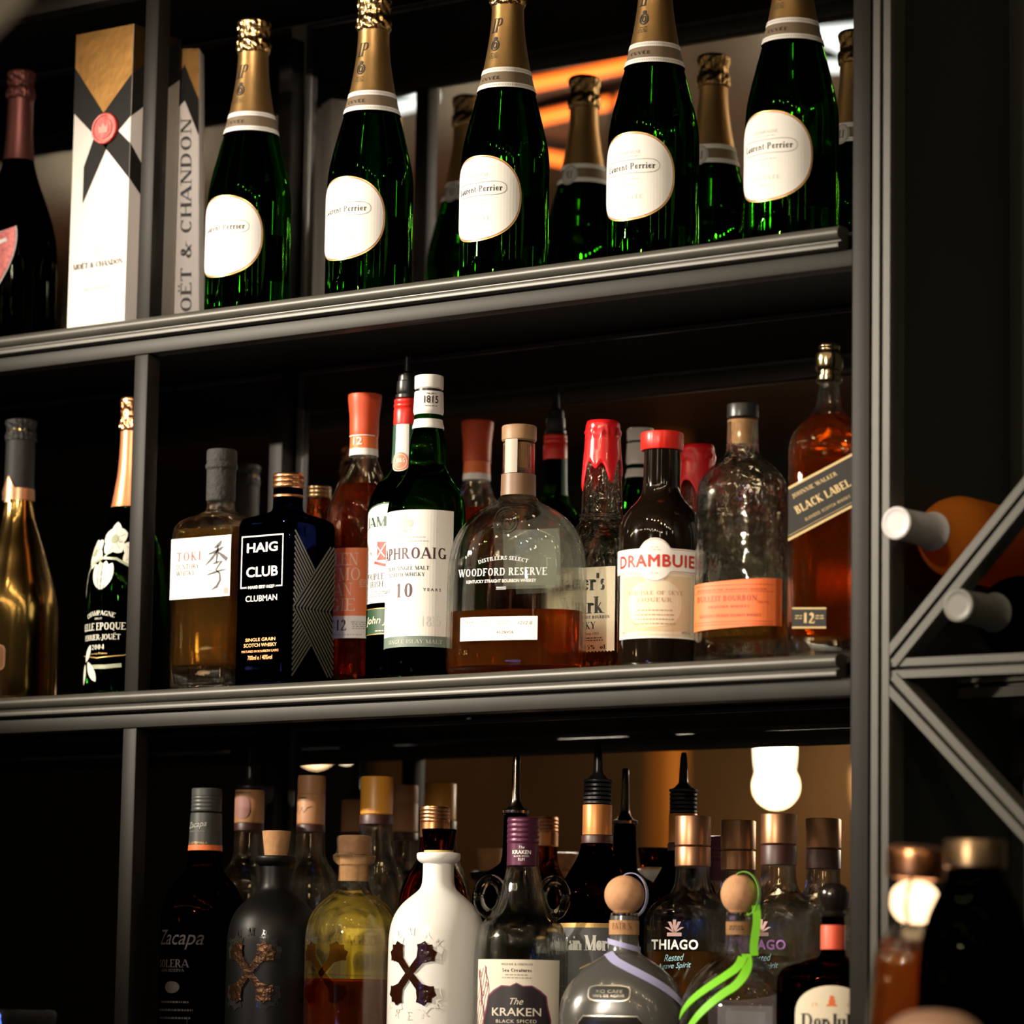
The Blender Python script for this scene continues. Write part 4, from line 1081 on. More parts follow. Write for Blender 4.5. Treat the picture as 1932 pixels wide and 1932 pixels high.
for u, v, ww, hh, tx in ((-.004, .0600, .062, .0052, 'BULLEIT BOURBON'), (.0, .0522, .042, .0024, 'FRONTIER WHISKEY'), (0, .0440, .062, .0026, 'KENTUCKY STRAIGHT BOURBON WHISKEY'), (0, .0680, .07, .0018, 'DISTILLED IN THE TRADITIONAL MANNER')): a.serif(tx, u, v, ww, hh, DKO, 1, heavy=1.3)
for v in (.0720, .0655, .0380, .0355): a.rect(-.040, v, .040, v + .0005, DKO, 1)
a.sans('700 ML', .032, .0560, .010, .0024, DKO, 1)
a.build('label', bu, surf_rows(rows), su=.003)
a = Art()
for v, tx, ww in ((.150, 'BULLEIT', .055), (.132, 'BOURBON', .060), (.112, 'FRONTIER', .055), (.096, 'WHISKEY', .050)): a.sans(tx, 0, v, ww, .011, GLASS, 0, bold=.03)
a.build('embossed_lettering', bu, surf_rows(rows), su=.003, sv=.004, base=.0012)

# square bottle with slanted black label
jw = spirit('whisky_bottle', 'tall square whisky bottle with slanted black and gold label, tucked against the right post', .8190, .058, ZB, 27)
rows = smooth_rows(Q((0, 33, 33, 6), (3, 35.4, 35.4, 6), (90, 35.8, 35.8, 6), (192, 35.8, 35.8, 6), (205, 34, 34, 5), (216, 28.5, 28.5, 3.6), (225, 21.5, 21.5, 2.6), (233, 15, 15, 2.1), (242, 11.4, 11.4, 2), (255, 9.6, 9.6, 2), (262, 9.2, 9.2, 2)), 4)
glass_obj('bottle_glass', rows, .003, GLASS, jw, 64); obj('liquid', liquid(rows, .003, .2280), DEEPAMBER, jw)
obj('cap', solid(smooth_rows(R((260, 11), (262, 12.3), (266, 12.3), (267, 10.4), (271, 10.4), (272, 12), (276, 13.2), (282, 13.4), (288, 12.6), (290, 10.2), (292, 9.8), (294, 10.4), (296.5, 9.6)), 3)), pm('black gold cap metal', (.25, .19, .11), .2, metal=1), jw)
a = Art(); sl_ = .53; BLK = pm('black label paper', (.015, .014, .012), .4); PGOLD = pm('pale gold ink', (.74, .56, .28), .35, metal=.5)
P_ = lambda u0, u1, v0, v1: [(u0, v0 + u0 * sl_), (u1, v0 + u1 * sl_), (u1, v1 + u1 * sl_), (u0, v1 + u0 * sl_)]
a.poly(P_(-.034, .034, .126, .176), PGOLD, 0); a.poly(P_(-.034, .034, .1285, .1735), BLK, 1); a.poly(P_(-.034, .034, .1305, .1309), PGOLD, 2)
rt = math.atan(sl_)
a.serif('JOHNNIE WALKER', -.006 - .004, .1640 - .0045, .046, .0044, PGOLD, 2, rot=rt, gap=.08); a.serif('BLACK LABEL', -.003, .1500 - .001, .056, .0074, PGOLD, 2, rot=rt, heavy=1.35); a.sans('BLENDED SCOTCH WHISKY', .002, .1375 + .001, .046, .0028, PGOLD, 2, rot=rt, gap=1.3)
a.rect(-.030, .0285, .001, .0465, BLK, 0); a.rect(-.030, .0455, .001, .0470, PGOLD, 1); a.rect(-.030, .0280, .001, .0295, PGOLD, 1); a.serif('12', -.0145, .0375, .010, .0095, PGOLD, 1, heavy=1.3); a.small(-.024, .0395, .008, PGOLD, 2); a.small(-.005, .0395, .008, PGOLD, 2, seed=5)
a.build('label', jw, flat(.0358), su=0)
b = Art(); b.poly(P_(-.034, .034, .144, .194), BLK, 0); b.build('side_label', jw, side(.0358), su=0)

# ================================================================== bottom shelf
ZC = S1 + 0.0004


def cross_bones(a, cu, cv, w_, h_, m, layer=0, k=1.0):
    """X of two crossed bars with flared, knobbed ends"""
    for s in (1, -1):
        pts = [(-.13, -.60), (-.30, -.80), (-.44, -.78), (-.40, -.92), (-.30, -1.02), (-.16, -1.0), (-.02, -1.06), (.06, -.92), (.04, -.80), (.10, -.55), (.13, 0)]
        half = [(x * .62, y * .78) for x, y in pts]
        shape = [(-.085, 0), (-.10, -.42), (-.22, -.60), (-.30, -.66), (-.24, -.74), (-.20, -.86), (-.08, -.84), (0, -.92), (.08, -.84), (.20, -.86), (.24, -.74), (.30, -.66), (.22, -.60), (.10, -.42), (.085, 0)]
        full = shape + [(-x, -y) for x, y in shape[1:-1]]
        full = [(x * (1 + (k - 1) * 1.6) + (0), y * (1 + (k - 1) * .6)) for x, y in full]
        an = s * math.radians(41)
        rot = [(x * math.cos(an) - y * math.sin(an), x * math.sin(an) + y * math.cos(an)) for x, y in full]
        a.poly([(cu + x * w_ * .72, cv + y * h_ * .70) for x, y in rot], m, layer)


def arc_letters(a, txt, cu, cv, rad, a0, a1, h, m, layer, flip=False):
    n = len(txt)
    for i, ch in enumerate(txt):
        an = math.radians(a0 + (a1 - a0) * i / max(1, n - 1))
        x, y = cu + rad * math.cos(an), cv + rad * math.sin(an)
        rt_ = an - PI / 2 if not flip else an + PI / 2
        a.serif(ch, x, y, None, h, m, layer, rot=rt_, heavy=.9)


BUM = R((0, 42), (3, 46.5), (8, 47.5), (100, 47.6), (135, 47.4), (148, 46.2), (158, 43.5), (166, 39.5), (174, 33), (180, 26), (185, 20), (189, 17), (194, 15.7), (204, 15.2), (213, 15.2))


def bumbu(name, label, x, rz, glass_m, x_mat, xb_mat, letters, lm, bottom, shellglass=False, level=0, cat='bottle', y=.06):
    t = spirit(name, label, x, y, ZC, rz, cat)
    rows = smooth_rows(BUM, 4)
    if shellglass:
        glass_obj('bottle_glass', rows, .0036, glass_m, t, 64); obj('liquid', liquid(rows, .0036, level), DEEPAMBER, t)
    else: obj('bottle_glass', solid(rows, 64), glass_m, t, angle=60)
    lip = solid(smooth_rows(R((211.8, 15.4), (213.2, 18.2), (215, 20.2), (217.5, 21.4), (220, 21.6), (222, 21), (222.6, 18)), 3))
    obj('neck_lip', lip, glass_m, t, angle=60)
    a = Art(); rf = rfun(rows)
    cross_bones(a, 0, .1045, .058, .062, xb_mat, 0, 1.16); cross_bones(a, 0, .1045, .052, .057, x_mat, 5)
    a.build('cross_emblem', t, cyl(lambda z: rf(z) + .0002, .0476), su=.003, sv=.006, eps=.0003)
    a = Art()
    arc_letters(a, letters, 0, .1045, .0405, 132, 48, .0078, lm, 0); arc_letters(a, bottom, 0, .1045, .0405, 228, 312, .0078, lm, 0, True)
    a.build('embossed_lettering', t, cyl(lambda z: rf(z) + .0004, .0476), su=.003, sv=.006, base=.0008)
    return t, rows


# dark rum at the left
za = spirit('rum_bottle', 'dark reddish rum bottle with dark grey screw cap, leftmost on the bottom shelf', .0705, .062, ZC, 8)
rows = smooth_rows(R((0, 41), (3, 43.6), (100, 43.9), (150, 43.8), (166, 43), (181, 38.9), (196, 30.5), (204, 23.2), (212, 18.4), (222, 17.2), (268, 15.2)), 4)
obj('bottle_glass', solid(rows), BROWNGL, za, angle=60); rf = rfun(rows)
CAPG = pm('dark grey capsule', (.05, .055, .052), .42)
sleeve(rows, .2345, .2675, .0008, CAPG, za, 'neck_foil'); sleeve(rows, .2290, .2345, .0010, ORLAB, za, 'neck_ring')
obj('cap', solid(ridged(.2690, .2850, .0157, 4, .0006) + [(.2853, .0156, .0156, 2), (.2922, .0156, .0156, 2), (.2931, .0148, .0148, 2)]), CAPG, za)
a = Art(); a.sans('Zacapa', -.001, .2545, .022, .008, pm('silver ink', (.45, .46, .44), .4), 0, shear=.35, rot=.12); a.rect(-.012, .248, .008, .2486, GREY, 0); a.sans('GUATEMALA', 0, .2365, .022, .0022, GOLDINK, 0); a.build('neck_print', za, cyl(lambda z: rf(z) + .001, .016), su=.002)
a = Art(); OLDG = pm('old gold ink', (.012, .006, .003), .5)
a.sans('Zacapa', -.002, .137, .058, .020, OLDG, 0, shear=.3); a.serif('SOLERA', -.010, .1130, .045, .0080, OLDG, 0); a.serif('GRAN RESERVA', -.010, .1060, .034, .0028, OLDG, 0); a.ell(-.008, .089, .010, .006, OLDG, 0); a.small(-.006, .074, .05, OLDG, 4, step=.008, h=.0020)
a.build('label', za, cyl(.0439, .0439), su=.003)

# three matching cross bottles
BK = pm('matte black coated glass', (.003, .003, .0028), .42, spec=.22)
BRZ = pm('dark bronze emblem', (.075, .038, .020), .3, metal=.9, bump=.6, nscale=150); BLK2 = pm('glossy black relief', (.02, .02, .02), .18)
t, _ = bumbu('rum_bottle', 'matte black rum bottle with bronze cross emblem and bare cork stopper', .1655, 10, BK, BRZ, BLK2, 'BUMBU', BLK2, 'XO', y=.062)
obj('cork', solid(R((222.8, 11.6), (224, 11.9), (247, 14.7), (247.7, 14.2))), CORK, t)
t, _ = bumbu('rum_bottle', 'clear rum bottle with embossed cross and cling film over its cork', .2668, 2, GLASS, glass('amber glass emblem', (.5, .28, .10), 1.5, rough=.1), GLASS, 'BUMBU', GLASS, 'RUM', True, .0990, y=.062)
obj('cork', solid(R((196, 13.2), (222, 14.4), (240, 15.2), (241, 14.6))), CORK, t)
fm = bmesh.new(); loft(fm, smooth_rows(R((221.5, 21.9), (224, 18.0), (228, 17.0), (236, 17.4), (240.5, 16.8), (241.8, 12)), 3), 60)
for i, v in enumerate(fm.verts):
    th = math.atan2(v.co.y, v.co.x); k = 1 + .03 * math.sin(13 * th + v.co.z * 900) + .02 * math.sin(29 * th); v.co.x *= k; v.co.y *= k
obj('plastic_wrap', fm, glass('cling film', (.93, .92, .93), 1.12, rough=.22, bump=.9, nscale=160), t, angle=80)
CREAMW = pm('white ceramic', (.82, .81, .78), .28, spec=.5, coat=.3)
t, _ = bumbu('rum_bottle', 'glossy white rum bottle with dark cross emblem and glass stopper', .3772, 5, CREAMW, pm('dark amber emblem', (.020, .005, .002), .12, noise=.6, nscale=120, coat=.6, bump=.5), CREAMW, 'BUMBU', CREAMW, 'CREAM')
obj('stopper', solid(R((222.7, 13.4), (224, 13.7), (244.5, 17.0), (245.6, 16.6))), glass('smoky stopper glass', (.16, .06, .025), 1.5), t)
obj('stopper_ring', solid(R((222.6, 14.2), (224.6, 14.4))), pm('yellow cork ring', (.6, .4, .12), .7), t); t.location.y = .056

# clear bottle with ring handles
kr = spirit('rum_bottle', 'clear rum bottle with purple screw cap, two glass ring handles and a black plaque label', .4710, .067, ZC, 31)
rows = smooth_rows(R((0, 42), (3, 45), (100, 45.4), (118, 45.4), (134, 44.6), (149, 41), (158, 34.5), (165, 28.5), (172, 24.6), (181, 21.9), (193, 19.2), (205, 16.4), (212, 15), (240, 14.4)), 4)
glass_obj('bottle_glass', rows, .0034, GLASS, kr, 64); rf = rfun(rows)
PUR = pm('purple metal cap', (.085, .017, .048), .38, metal=.35)
obj('cap', solid([(.209, .0150, .0150, 2), (.2095, .0154, .0154, 2), (.230, .0154, .0154, 2)] + ridged(.2305, .2546, .0157, 5, .0007) + [(.2552, .0154, .0154, 2), (.2557, .0146, .0146, 2)]), PUR, kr)
a = Art(); a.sans('The', 0, .2265, .006, .0025, WINK, 0, shear=.3); a.sans('KRAKEN', 0, .2218, .0185, .0038, WINK, 0, bold=.02); a.sans('BLACK SPICED', 0, .2180, .0150, .0016, WINK, 0); a.sans('RUM', 0, .2148, .006, .0027, WINK, 0); a.build('cap_print', kr, cyl(.0155, .0155), su=.002)
for s in (1, -1):
    hb = bmesh.new(); an = math.radians(5); cx_ = s * .0305
    tube(hb, [(cx_ + s * .0115 * math.cos(2 * PI * k / 36), 0, .1790 + .0165 * math.sin(2 * PI * k / 36)) for k in range(36)], .0052, 12, True)
    h = obj('ring_handle', hb, GLASS, kr); h.rotation_euler = (0, 0, an)
a = Art(); LBP = pm('pale parchment', (.74, .68, .56), .6); PLAQ = pm('black plaque print', (.016, .010, .014), .45); PLUM = pm('plum line art', (.20, .04, .09), .5)
a.rect(-.046, .0, .046, .1185, LBP, 0)
pl = []
for u, v in ((-.0315, .020), (-.0340, .060), (-.0300, .074), (-.0285, .083), (-.022, .0885), (-.014, .0930), (-.006, .0925), (0, .0955)): pl.append((u, v))
pl2 = pl + [(-u, v) for u, v in pl[::-1][1:]]
a.poly([(u * 1.05, v + .0012) for u, v in pl2], PLUM, 1); a.poly(pl2, PLAQ, 2)
a.serif('RELEASE & STRENGTH', 0, .1140, .030, .0018, INK, 1); a.serif('Sea Creatures', 0, .1085, .028, .0032, INK, 1, heavy=1.3); a.small(0, .1040, .030, GREY, 2, step=.0028)
a.sans('The', 0, .0790, .0135, .0062, LBP, 3, shear=.35); a.sans('KRAKEN', .0, .0690, .0480, .0076, LBP, 3, bold=.01); a.sans('BLACK SPICED', 0, .0602, .0390, .0032, LBP, 3, gap=1.15); a.sans('RUM', 0, .0535, .0140, .0046, LBP, 3); a.sans('40%vol', -.019, .0478, .0080, .0025, LBP, 3); a.sans('700ml', .018, .0478, .0080, .0025, LBP, 3)
rnd = random.Random(12)
for k in range(9):
    u0 = -.0445 + k * .0016; p = [(u0 + .0030 * math.sin(j * .9 + k) + (j % 3) * .0006, .030 + j * .0078 + k * .0006) for j in range(11)]
    a.line(p, .0007, PLUM, 1)
for k in range(7): a.ring(-.040 + .004 * (k % 3), .050 + k * .009, .0016, .0022, .0005, PLUM, 1, k=14)
a.build('label', kr, cyl(lambda z: rf(z) + .0002, .0454), su=.003, sv=.006)

# squat tequila bottles with round corks
PATR = smooth_rows(Q((0, 50, 36, 3.2), (4, 57, 43, 3.2), (20, 59.5, 46, 3), (62, 59.5, 46, 2.8), (78, 58.4, 44.5, 2.6), (92, 53.4, 41, 2.4), (106, 43, 34.5, 2.2), (115, 32, 27.5, 2.1), (121, 22.5, 21, 2), (124.5, 17, 16.5, 2), (129, 14.6, 14.6, 2), (142, 13.4, 13.4, 2), (154, 13.8, 13.8, 2), (160, 13.2, 13.2, 2)), 4)


def on_patr(an, z, off=.0012):
    lo = max([r for r in PATR if r[0] <= z], key=lambda r: r[0]); hi = min([r for r in PATR if r[0] >= z], key=lambda r: r[0])
    k = 0 if hi[0] - lo[0] < 1e-9 else (z - lo[0]) / (hi[0] - lo[0]); a_, b_, n_ = [lo[i] + (hi[i] - lo[i]) * k for i in (1, 2, 3)]
    s_, c_ = math.sin(an), -math.cos(an)
    return ((a_ + off) * math.copysign(abs(s_) ** (2 / n_), s_), (b_ + off) * math.copysign(abs(c_) ** (2 / n_), c_), z + off * .6)


HAZE = pm('smoky grey frosted glass', (.07, .068, .062), .22, spec=.6, coat=.4)


def patron(label, x, rz, m, is_glass, rib, y, sc_=1.0):
    t = spirit('tequila_bottle', label, x, y, ZC, rz)
    if is_glass: glass_obj('bottle_glass', PATR, .004, m, t, 72)
    else: obj('bottle_glass', solid(PATR, 72), m, t, angle=60)
    obj('metal_lip', solid(smooth_rows(R((159.6, 12.6), (160.6, 13.6), (162.6, 13.6), (163.4, 12.4)), 3)), CHROME, t)
    ck = bmesh.new(); bmesh.ops.create_uvsphere(ck, u_segments=32, v_segments=20, radius=.0191)
    for v in ck.verts: v.co.z = v.co.z * .97 + .1800
    obj('ball_cork', ck, pm('smooth cork', (.50, .26, .13), .75, noise=.25, nscale=140, bump=.2), t)
    t.scale = (sc_, sc_, 1); return t


p1 = patron('squat smoky grey tequila bottle with round cork and lavender ribbon', .5955, 24, HAZE, False, None, .060)
rf = surf_rows(PATR)
cs = Art(); cs.rect(-.034, .1425, .034, .1560, CORK, 0); cs.serif('PATRÓN', 0, .1505, .020, .0060, pm('burnt cork brown', (.16, .07, .03), .8), 1); cs.build('cork_plug', p1, cyl(.0138, .0138), su=.002)
LAV = pm('lavender satin ribbon', (.40, .40, .66), .35)
rb = bmesh.new()
strip(rb, [(.0150 * math.sin(t), -.0150 * math.cos(t), .1330 - .004 * math.sin(t)) for t in [(-1.9 + i * .15) for i in range(26)]], lambda p: (p.x, p.y, 0), .0050, .0006)


def dome_path(u0, u1, v0, v1, n, off):
    return [rf(u0 + (u1 - u0) * (i / n), v0 + (v1 - v0) * (i / n) ** 1.0, off) for i in range(n + 1)]


obj('neck_ribbon', rb, LAV, p1)
rb = bmesh.new(); pts = []
for i in range(22):
    k = i / 21; z = .1240 - .046 * k ** 1.6; an = math.radians(-42 + 118 * k)
    pts.append(on_patr(an, z))
strip(rb, pts, lambda p: (p.x * .6, p.y, .03), .0088, .0008); obj('ribbon_tail', rb, LAV, p1)
rb = bmesh.new(); strip(rb, [(.0196 * math.cos(t) * .75 + .006, .004, .1800 + .0205 * math.sin(t)) for t in [-1.2 + i * .16 for i in range(22)]], lambda p: (p.x - .004, 0, p.z - .18), .0120, .0006); obj('ribbon_loop', rb, LAV, p1)
a = Art(); SIL = pm('silver badge', (.55, .53, .48), .25, metal=1)
a.ell(-.006, .0875, .0205, .0078, SIL, 0, n=4); a.ell(-.006, .0875, .0192, .0066, BLACKPL, 1, n=4); a.sans('XO CAFE', -.006, .0892, .026, .0030, SIL, 2); a.sans('100% DE AGAVE', -.006, .0852, .030, .0026, SIL, 2)
a.rect(-.0075, .0745, -.0045, .0790, SIL, 0); a.poly([(-.036, .0), (.028, .0), (.028, .060), (.022, .067), (-.030, .067), (-.036, .060)], SIL, 0); a.poly([(-.0348, .0), (.0268, .0), (.0268, .0595), (.0215, .0656), (-.0295, .0656), (-.0348, .0595)], pm('black label gloss', (.012, .011, .010), .2), 1)
a.serif('PATRÓN', -.005, .0540, .030, .0085, COPPER, 2)
a.build('label', p1, rf, su=.003, sv=.004)

p2 = patron('squat clear tequila bottle with round cork and bright green ribbon', .7222, 22, GLASS, True, None, .062, .89)
obj('liquid', liquid(PATR, .004, .052), glass('clear spirit', (.96, .97, .96), 1.36), p2)
cs = Art(); cs.rect(-.032, .1425, .032, .1545, CORK, 0); cs.small(0, .150, .02, pm('burnt cork brown', (.16, .07, .03), .8), 2, h=.0016, layer=1); cs.build('cork_plug', p2, cyl(.0129, .0129), su=.002)
LIME = pm('lime satin ribbon', (.20, .62, .03), .35)
rb = bmesh.new(); strip(rb, [(.0192 * math.cos(t) * .8 + .0065, -.003, .1800 + .0202 * math.sin(t)) for t in [-1.3 + i * .17 for i in range(21)]], lambda p: (p.x - .005, 0, p.z - .18), .0135, .0006); obj('ribbon_loop', rb, LIME, p2)
rb = bmesh.new(); strip(rb, [(.0190 + .0015 * math.sin(i * .4), -.008, .170 - .0465 * i / 14) for i in range(15)], lambda p: (.3, -1, 0), .0085, .0006); obj('ribbon_drop', rb, LIME, p2)
for (a0, a1, z0, z1) in ((34, -42, .1235, .052), (20, -62, .121, .066)):
    rb = bmesh.new(); pts = []
    for i in range(26):
        k = i / 25; z = z0 + (z1 - z0) * k; an = math.radians(a0 + (a1 - a0) * k)
        pts.append(on_patr(an, z))
    strip(rb, pts, lambda p: (p.x * .6, p.y, .03), .0095, .0008); obj('ribbon_tail', rb, LIME, p2)
a = Art(); a.rect(-.030, .028, .030, .078, pm('pale lilac label', (.55, .48, .60), .5), 0); a.rect(-.026, .060, .026, .070, pm('violet ink', (.22, .10, .30), .5), 1); a.small(0, .050, .045, GREY, 4, step=.004)
a.build('back_label', p2, lambda u, v, o: (u, surf_rows(PATR)(u, v, 0)[1] * -1 + .0008 + o, v), su=.004, sv=.005)

# dark tequila at the right end
dj = spirit('tequila_bottle', 'dark brown squat bottle with black ball stopper, red neck strip and cream arched label', .8248, .060, ZC, 30)
rows = smooth_rows(R((0, 48), (4, 51), (90, 52), (104, 51), (111, 46), (115.5, 37), (118, 28), (120.5, 19), (124, 12.2), (130, 10.8), (158, 10.2)), 4)
rows = [(z, a_ * .98, b_ * .80, n) if z < .119 else (z, a_, b_, n) for z, a_, b_, n in rows]
obj('bottle_glass', solid(rows), BROWNGL, dj, angle=60)
obj('neck_strip', solid(capr(.1288, .1512, .0112, .0006)), pm('coral neck paper', (.80, .11, .05), .5), dj)
obj('stopper', solid(smooth_rows(R((158.2, 9), (159, 11.6), (161.5, 12), (163.5, 10.2), (166, 11.4), (171, 13.6), (177, 14.6), (183, 13.6), (187.5, 9.5), (189.2, 4), (189.5, 1)), 3)), pm('black gloss stopper', (.012, .009, .007), .15), dj)
a = Art(); arch = [(-.033, 0), (.033, 0), (.033, .070)] + [(.033 * math.cos(PI * i / 18), .070 + .0265 * math.sin(PI * i / 18) ** .8) for i in range(1, 18)] + [(-.033, .070)]
a.poly(arch, CREAM, 0); a.serif('DonJulio', 0, .0640, .056, .0150, INK, 1, heavy=1.15, gap=0); a.ell(.0, .0855, .0022, .0022, ORLAB, 1); a.rect(-.0028, .0790, .0028, .0840, ORLAB, 1); a.rect(-.0048, .0780, .0048, .0796, ORLAB, 1); a.serif('19', -.0155, .0795, .005, .0035, GOLDINK, 1); a.serif('42', .0155, .0795, .005, .0035, GOLDINK, 1); a.small(0, .046, .05, INK, 3, step=.004)
a.build('label', dj, surf_rows(rows), su=.003, sv=.006)

# ------------------------------------------------------------------ second row of the bottom shelf


def pourer_rows(z, r=.0105, tip=.0022):
    return smooth_rows([(z, r - .001, r - .001, 2), (z + .001, r + .003, r + .003, 2), (z + .0035, r + .0032, r + .0032, 2), (z + .005, r - .001, r - .001, 2), (z + .009, r - .0045, r - .0045, 2), (z + .013, .0048, .0048, 2), (z + .030, .0042, .0042, 2), (z + .049, tip + .0004, tip + .0004, 2), (z + .050, tip - .0008, tip - .0008, 2)], 3)


def back_bottle(name, label, x, y, rows_, m, caps, rz=0, sh=True, level=None, lq=None):
    t = spirit(name, label, x, y, ZC, rz); rows_ = smooth_rows(rows_, 4)
    if sh: glass_obj('bottle_glass', rows_, .003, m, t, 48)
    else: obj('bottle_glass', solid(rows_), m, t, angle=60)
    if level: obj('liquid', liquid(rows_, .003, level), lq, t)
    for nm, bm_, mm in caps: obj(nm, bm_, mm, t)
    return t, rows_


TANC = pm('tan neck paper', (.42, .20, .085), .5); DBAND = pm('dark plum band', (.045, .012, .010), .45)
BB = R((0, 33), (3, 35), (150, 35), (180, 34.5), (200, 32), (212, 26), (222, 18.6), (232, 15.6), (262, 15))
t, r_ = back_bottle('rum_bottle', 'clear rum bottle with tan neck paper and black pourer, behind the black cross bottle', .0500, .155, BB + R((298, 14.4)), GLASS,
                    [('neck_paper', solid(capr(.2626, .2975, .0156, .0005)), TANC), ('neck_band', solid(capr(.2545, .2626, .0157, .0005)), DBAND), ('pourer', solid(pourer_rows(.2982, .0110)), BLACKPL)], level=.17, lq=PALEAMBER)
a = Art(); a.ell(.002, .279, .009, .012, pm('mauve print', (.34, .16, .14), .5), 0, n=3); a.rect(-.012, .294, .012, .2947, DBAND, 0); a.build('neck_print', t, cyl(.0157, .0157), su=.002)
t, r_ = back_bottle('rum_bottle', 'clear rum bottle with tan screw cap bearing a signature', .1256, .165, BB, GLASS,
                    [('cap', solid(ridged(.292, .311, .0147, 1, .0004) + [(.3113, .0143, .0143, 2)]), TANC), ('neck_paper', solid(capr(.2602, .2918, .0148, .0005)), TANC), ('neck_band', solid(capr(.2522, .2602, .0152, .0005)), DBAND)], level=.17, lq=PALEAMBER)
a = Art(); a.line([(-.010, .272), (-.006, .280), (-.004, .271), (0, .278), (.002, .272), (.006, .277), (.011, .279)], .0006, INK, 0); a.sans('Plantation', 0, .288, .010, .002, INK, 0); a.build('neck_print', t, cyl(.0149, .0149), su=.002)
YEL = pm('yellow label paper', (.80, .55, .03), .5)
t, r_ = back_bottle('rum_bottle', 'clear rum bottle with golden orange cap and yellow label, behind the film-wrapped cork', .1930, .190, R((0, 33), (3, 35.5), (150, 35.5), (185, 35), (205, 31), (218, 25), (232, 20), (245, 18), (262, 17)), GLASS,
                    [('cap', solid(capr(.2705, .3104, .0170, .0012)), pm('golden orange cap', (.60, .26, .03), .4)), ('neck_band', solid(capr(.2602, .2704, .0178, .0006)), DBAND)], level=.09, lq=DEEPAMBER)
a = Art(); a.rect(-.022, .098, .045, .152, YEL, 0); a.serif('AGED', .01, .140, .04, .010, INK, 1); a.ell(.012, .118, .010, .011, pm('dark print', (.12, .07, .03), .5), 1); a.small(0, .104, .06, INK, 1); a.build('label', t, cyl(.0356, .0356), su=.003)
t, r_ = back_bottle('whisky_bottle', 'amber bottle with ribbed copper screw cap rising behind the white rum bottle', .3003, .150, R((0, 34), (3, 36), (170, 36), (190, 33), (205, 27), (220, 18.4), (230, 15.2), (243, 14.8)), glass('amber bottle glass', (.72, .30, .09), 1.5),
                    [('cap', solid([(.2435, .0150, .0150, 2), (.2440, .0154, .0154, 2), (.258, .0154, .0154, 2)] + ridged(.2585, .2735, .0154, 4, .0006) + [(.2745, .0148, .0148, 2)]), COPPER)], sh=False)
t, r_ = back_bottle('liqueur_bottle', 'black bottle with slim metal pourer behind the purple-capped bottle', .4025, .148, R((0, 38), (3, 40), (150, 42), (182, 42), (196, 38), (205, 31), (212, 20), (218, 14), (230, 12.4), (264, 11.4)), BLACKGL,
                    [('pourer', solid(pourer_rows(.2645, .0105, .0030)), pm('gunmetal pourer', (.28, .22, .18), .2, metal=1))], sh=False)
t.children[-1].scale = (1, 1, 1.18); t.children[-1].location = (0, 0, -.0476)
t, r_ = back_bottle('rum_bottle', 'brown rum bottle with orange collar, black pourer and slate label, behind the lavender ribbon', .4880, .168, R((0, 35), (3, 37), (150, 37.3), (182, 37), (197, 32.8), (212, 24.6), (224, 18.4), (236, 15.4), (250, 14.2), (295, 13.2)), BROWNGL,
                    [('collar', solid(capr(.2432, .2735, .0146, .0006)), pm('orange copper collar', (.50, .19, .05), .4, metal=.4)), ('neck_band', solid(capr(.2350, .2431, .0156, .0005)), DBAND), ('pourer', solid(ridged(.2737, .2950, .0140, 5, .0012) + [(q[0] * .82 + .2952 * .18, *q[1:]) for q in pourer_rows(.2952, .0115)]), BLACKPL)], rz=20, sh=False)
a = Art(); SLATE = pm('slate label', (.075, .080, .090), .5); a.rect(-.040, .03, .040, .1520, SLATE, 0); a.rect(-.040, .1520, .040, .1565, GOLDINK, 0); a.serif('Captain Morgan', -.002, .1350, .084, .0190, WINK, 1, heavy=1.5, gap=-.04); a.sans('RUM', .020, .109, .010, .003, PAPER, 1)
a.line([(-.006, .112), (.004, .117), (.012, .114), (.018, .119)], .0014, GOLDINK, 1); a.small(0, .095, .05, GOLDINK, 3, step=.005); a.build('label', t, cyl(.0374, .0374), su=.003)
THI = Q((0, 38, 32, 4), (3, 41, 36, 4), (8, 42.5, 37, 4), (158, 42.5, 37, 4), (168, 41, 36, 3.4), (176, 36.5, 33, 2.8), (183, 28, 27, 2.3), (189, 21, 21, 2), (196, 18, 18, 2), (206, 16.8, 16.8, 2), (255, 16.2, 16.2, 2))
tq = []
for x, lab, low, inkm, lv in ((.5778, 'clear agave spirit bottle with full copper cap and white lettering, behind the round corks', DCOPPER, WINK, .130), (.6768, 'clear agave spirit bottle with copper topped dark cap and violet lettering, behind the green ribbon', DBAND, pm('violet print', (.30, .12, .42), .5), .11)):
    t, r_ = back_bottle('tequila_bottle', lab, x, .2035, THI, GLASS, [('cap', solid(capr(.2330, .2628, .0176, .0012)), DCOPPER), ('cap_skirt', solid(capr(.2130, .2324, .0175, .0008)), low)], rz=6, level=lv, lq=PALEAMBER)
    a = Art(); a.sans('THIAGO', 0, .1365, .051, .0098, inkm, 0, bold=.028, gap=1.12); SKY = pm('sky blue script', (.25, .52, .62), .5); a.sans('Rested', .0, .1240, .020, .0065, SKY, 0, shear=.35, rot=.06); a.sans('Agave Spirit', 0, .1155, .036, .0070, SKY, 0, shear=.35, rot=.06)
    ROSE = pm('dusty rose print', (.40, .24, .22), .5)
    for k in range(5): a.poly([(-.0012, .148), (.0012, .148), (math.sin(-1.2 + .6 * k) * .0095 + .0018, .149 + math.cos(-1.2 + .6 * k) * .0115), (math.sin(-1.2 + .6 * k) * .0095 - .0018, .149 + math.cos(-1.2 + .6 * k) * .0115)], ROSE, 0)
    a.rect(-.008, .1445, .008, .1480, ROSE, 0)
    a.build('label', t, surf_rows(r_), su=.003)

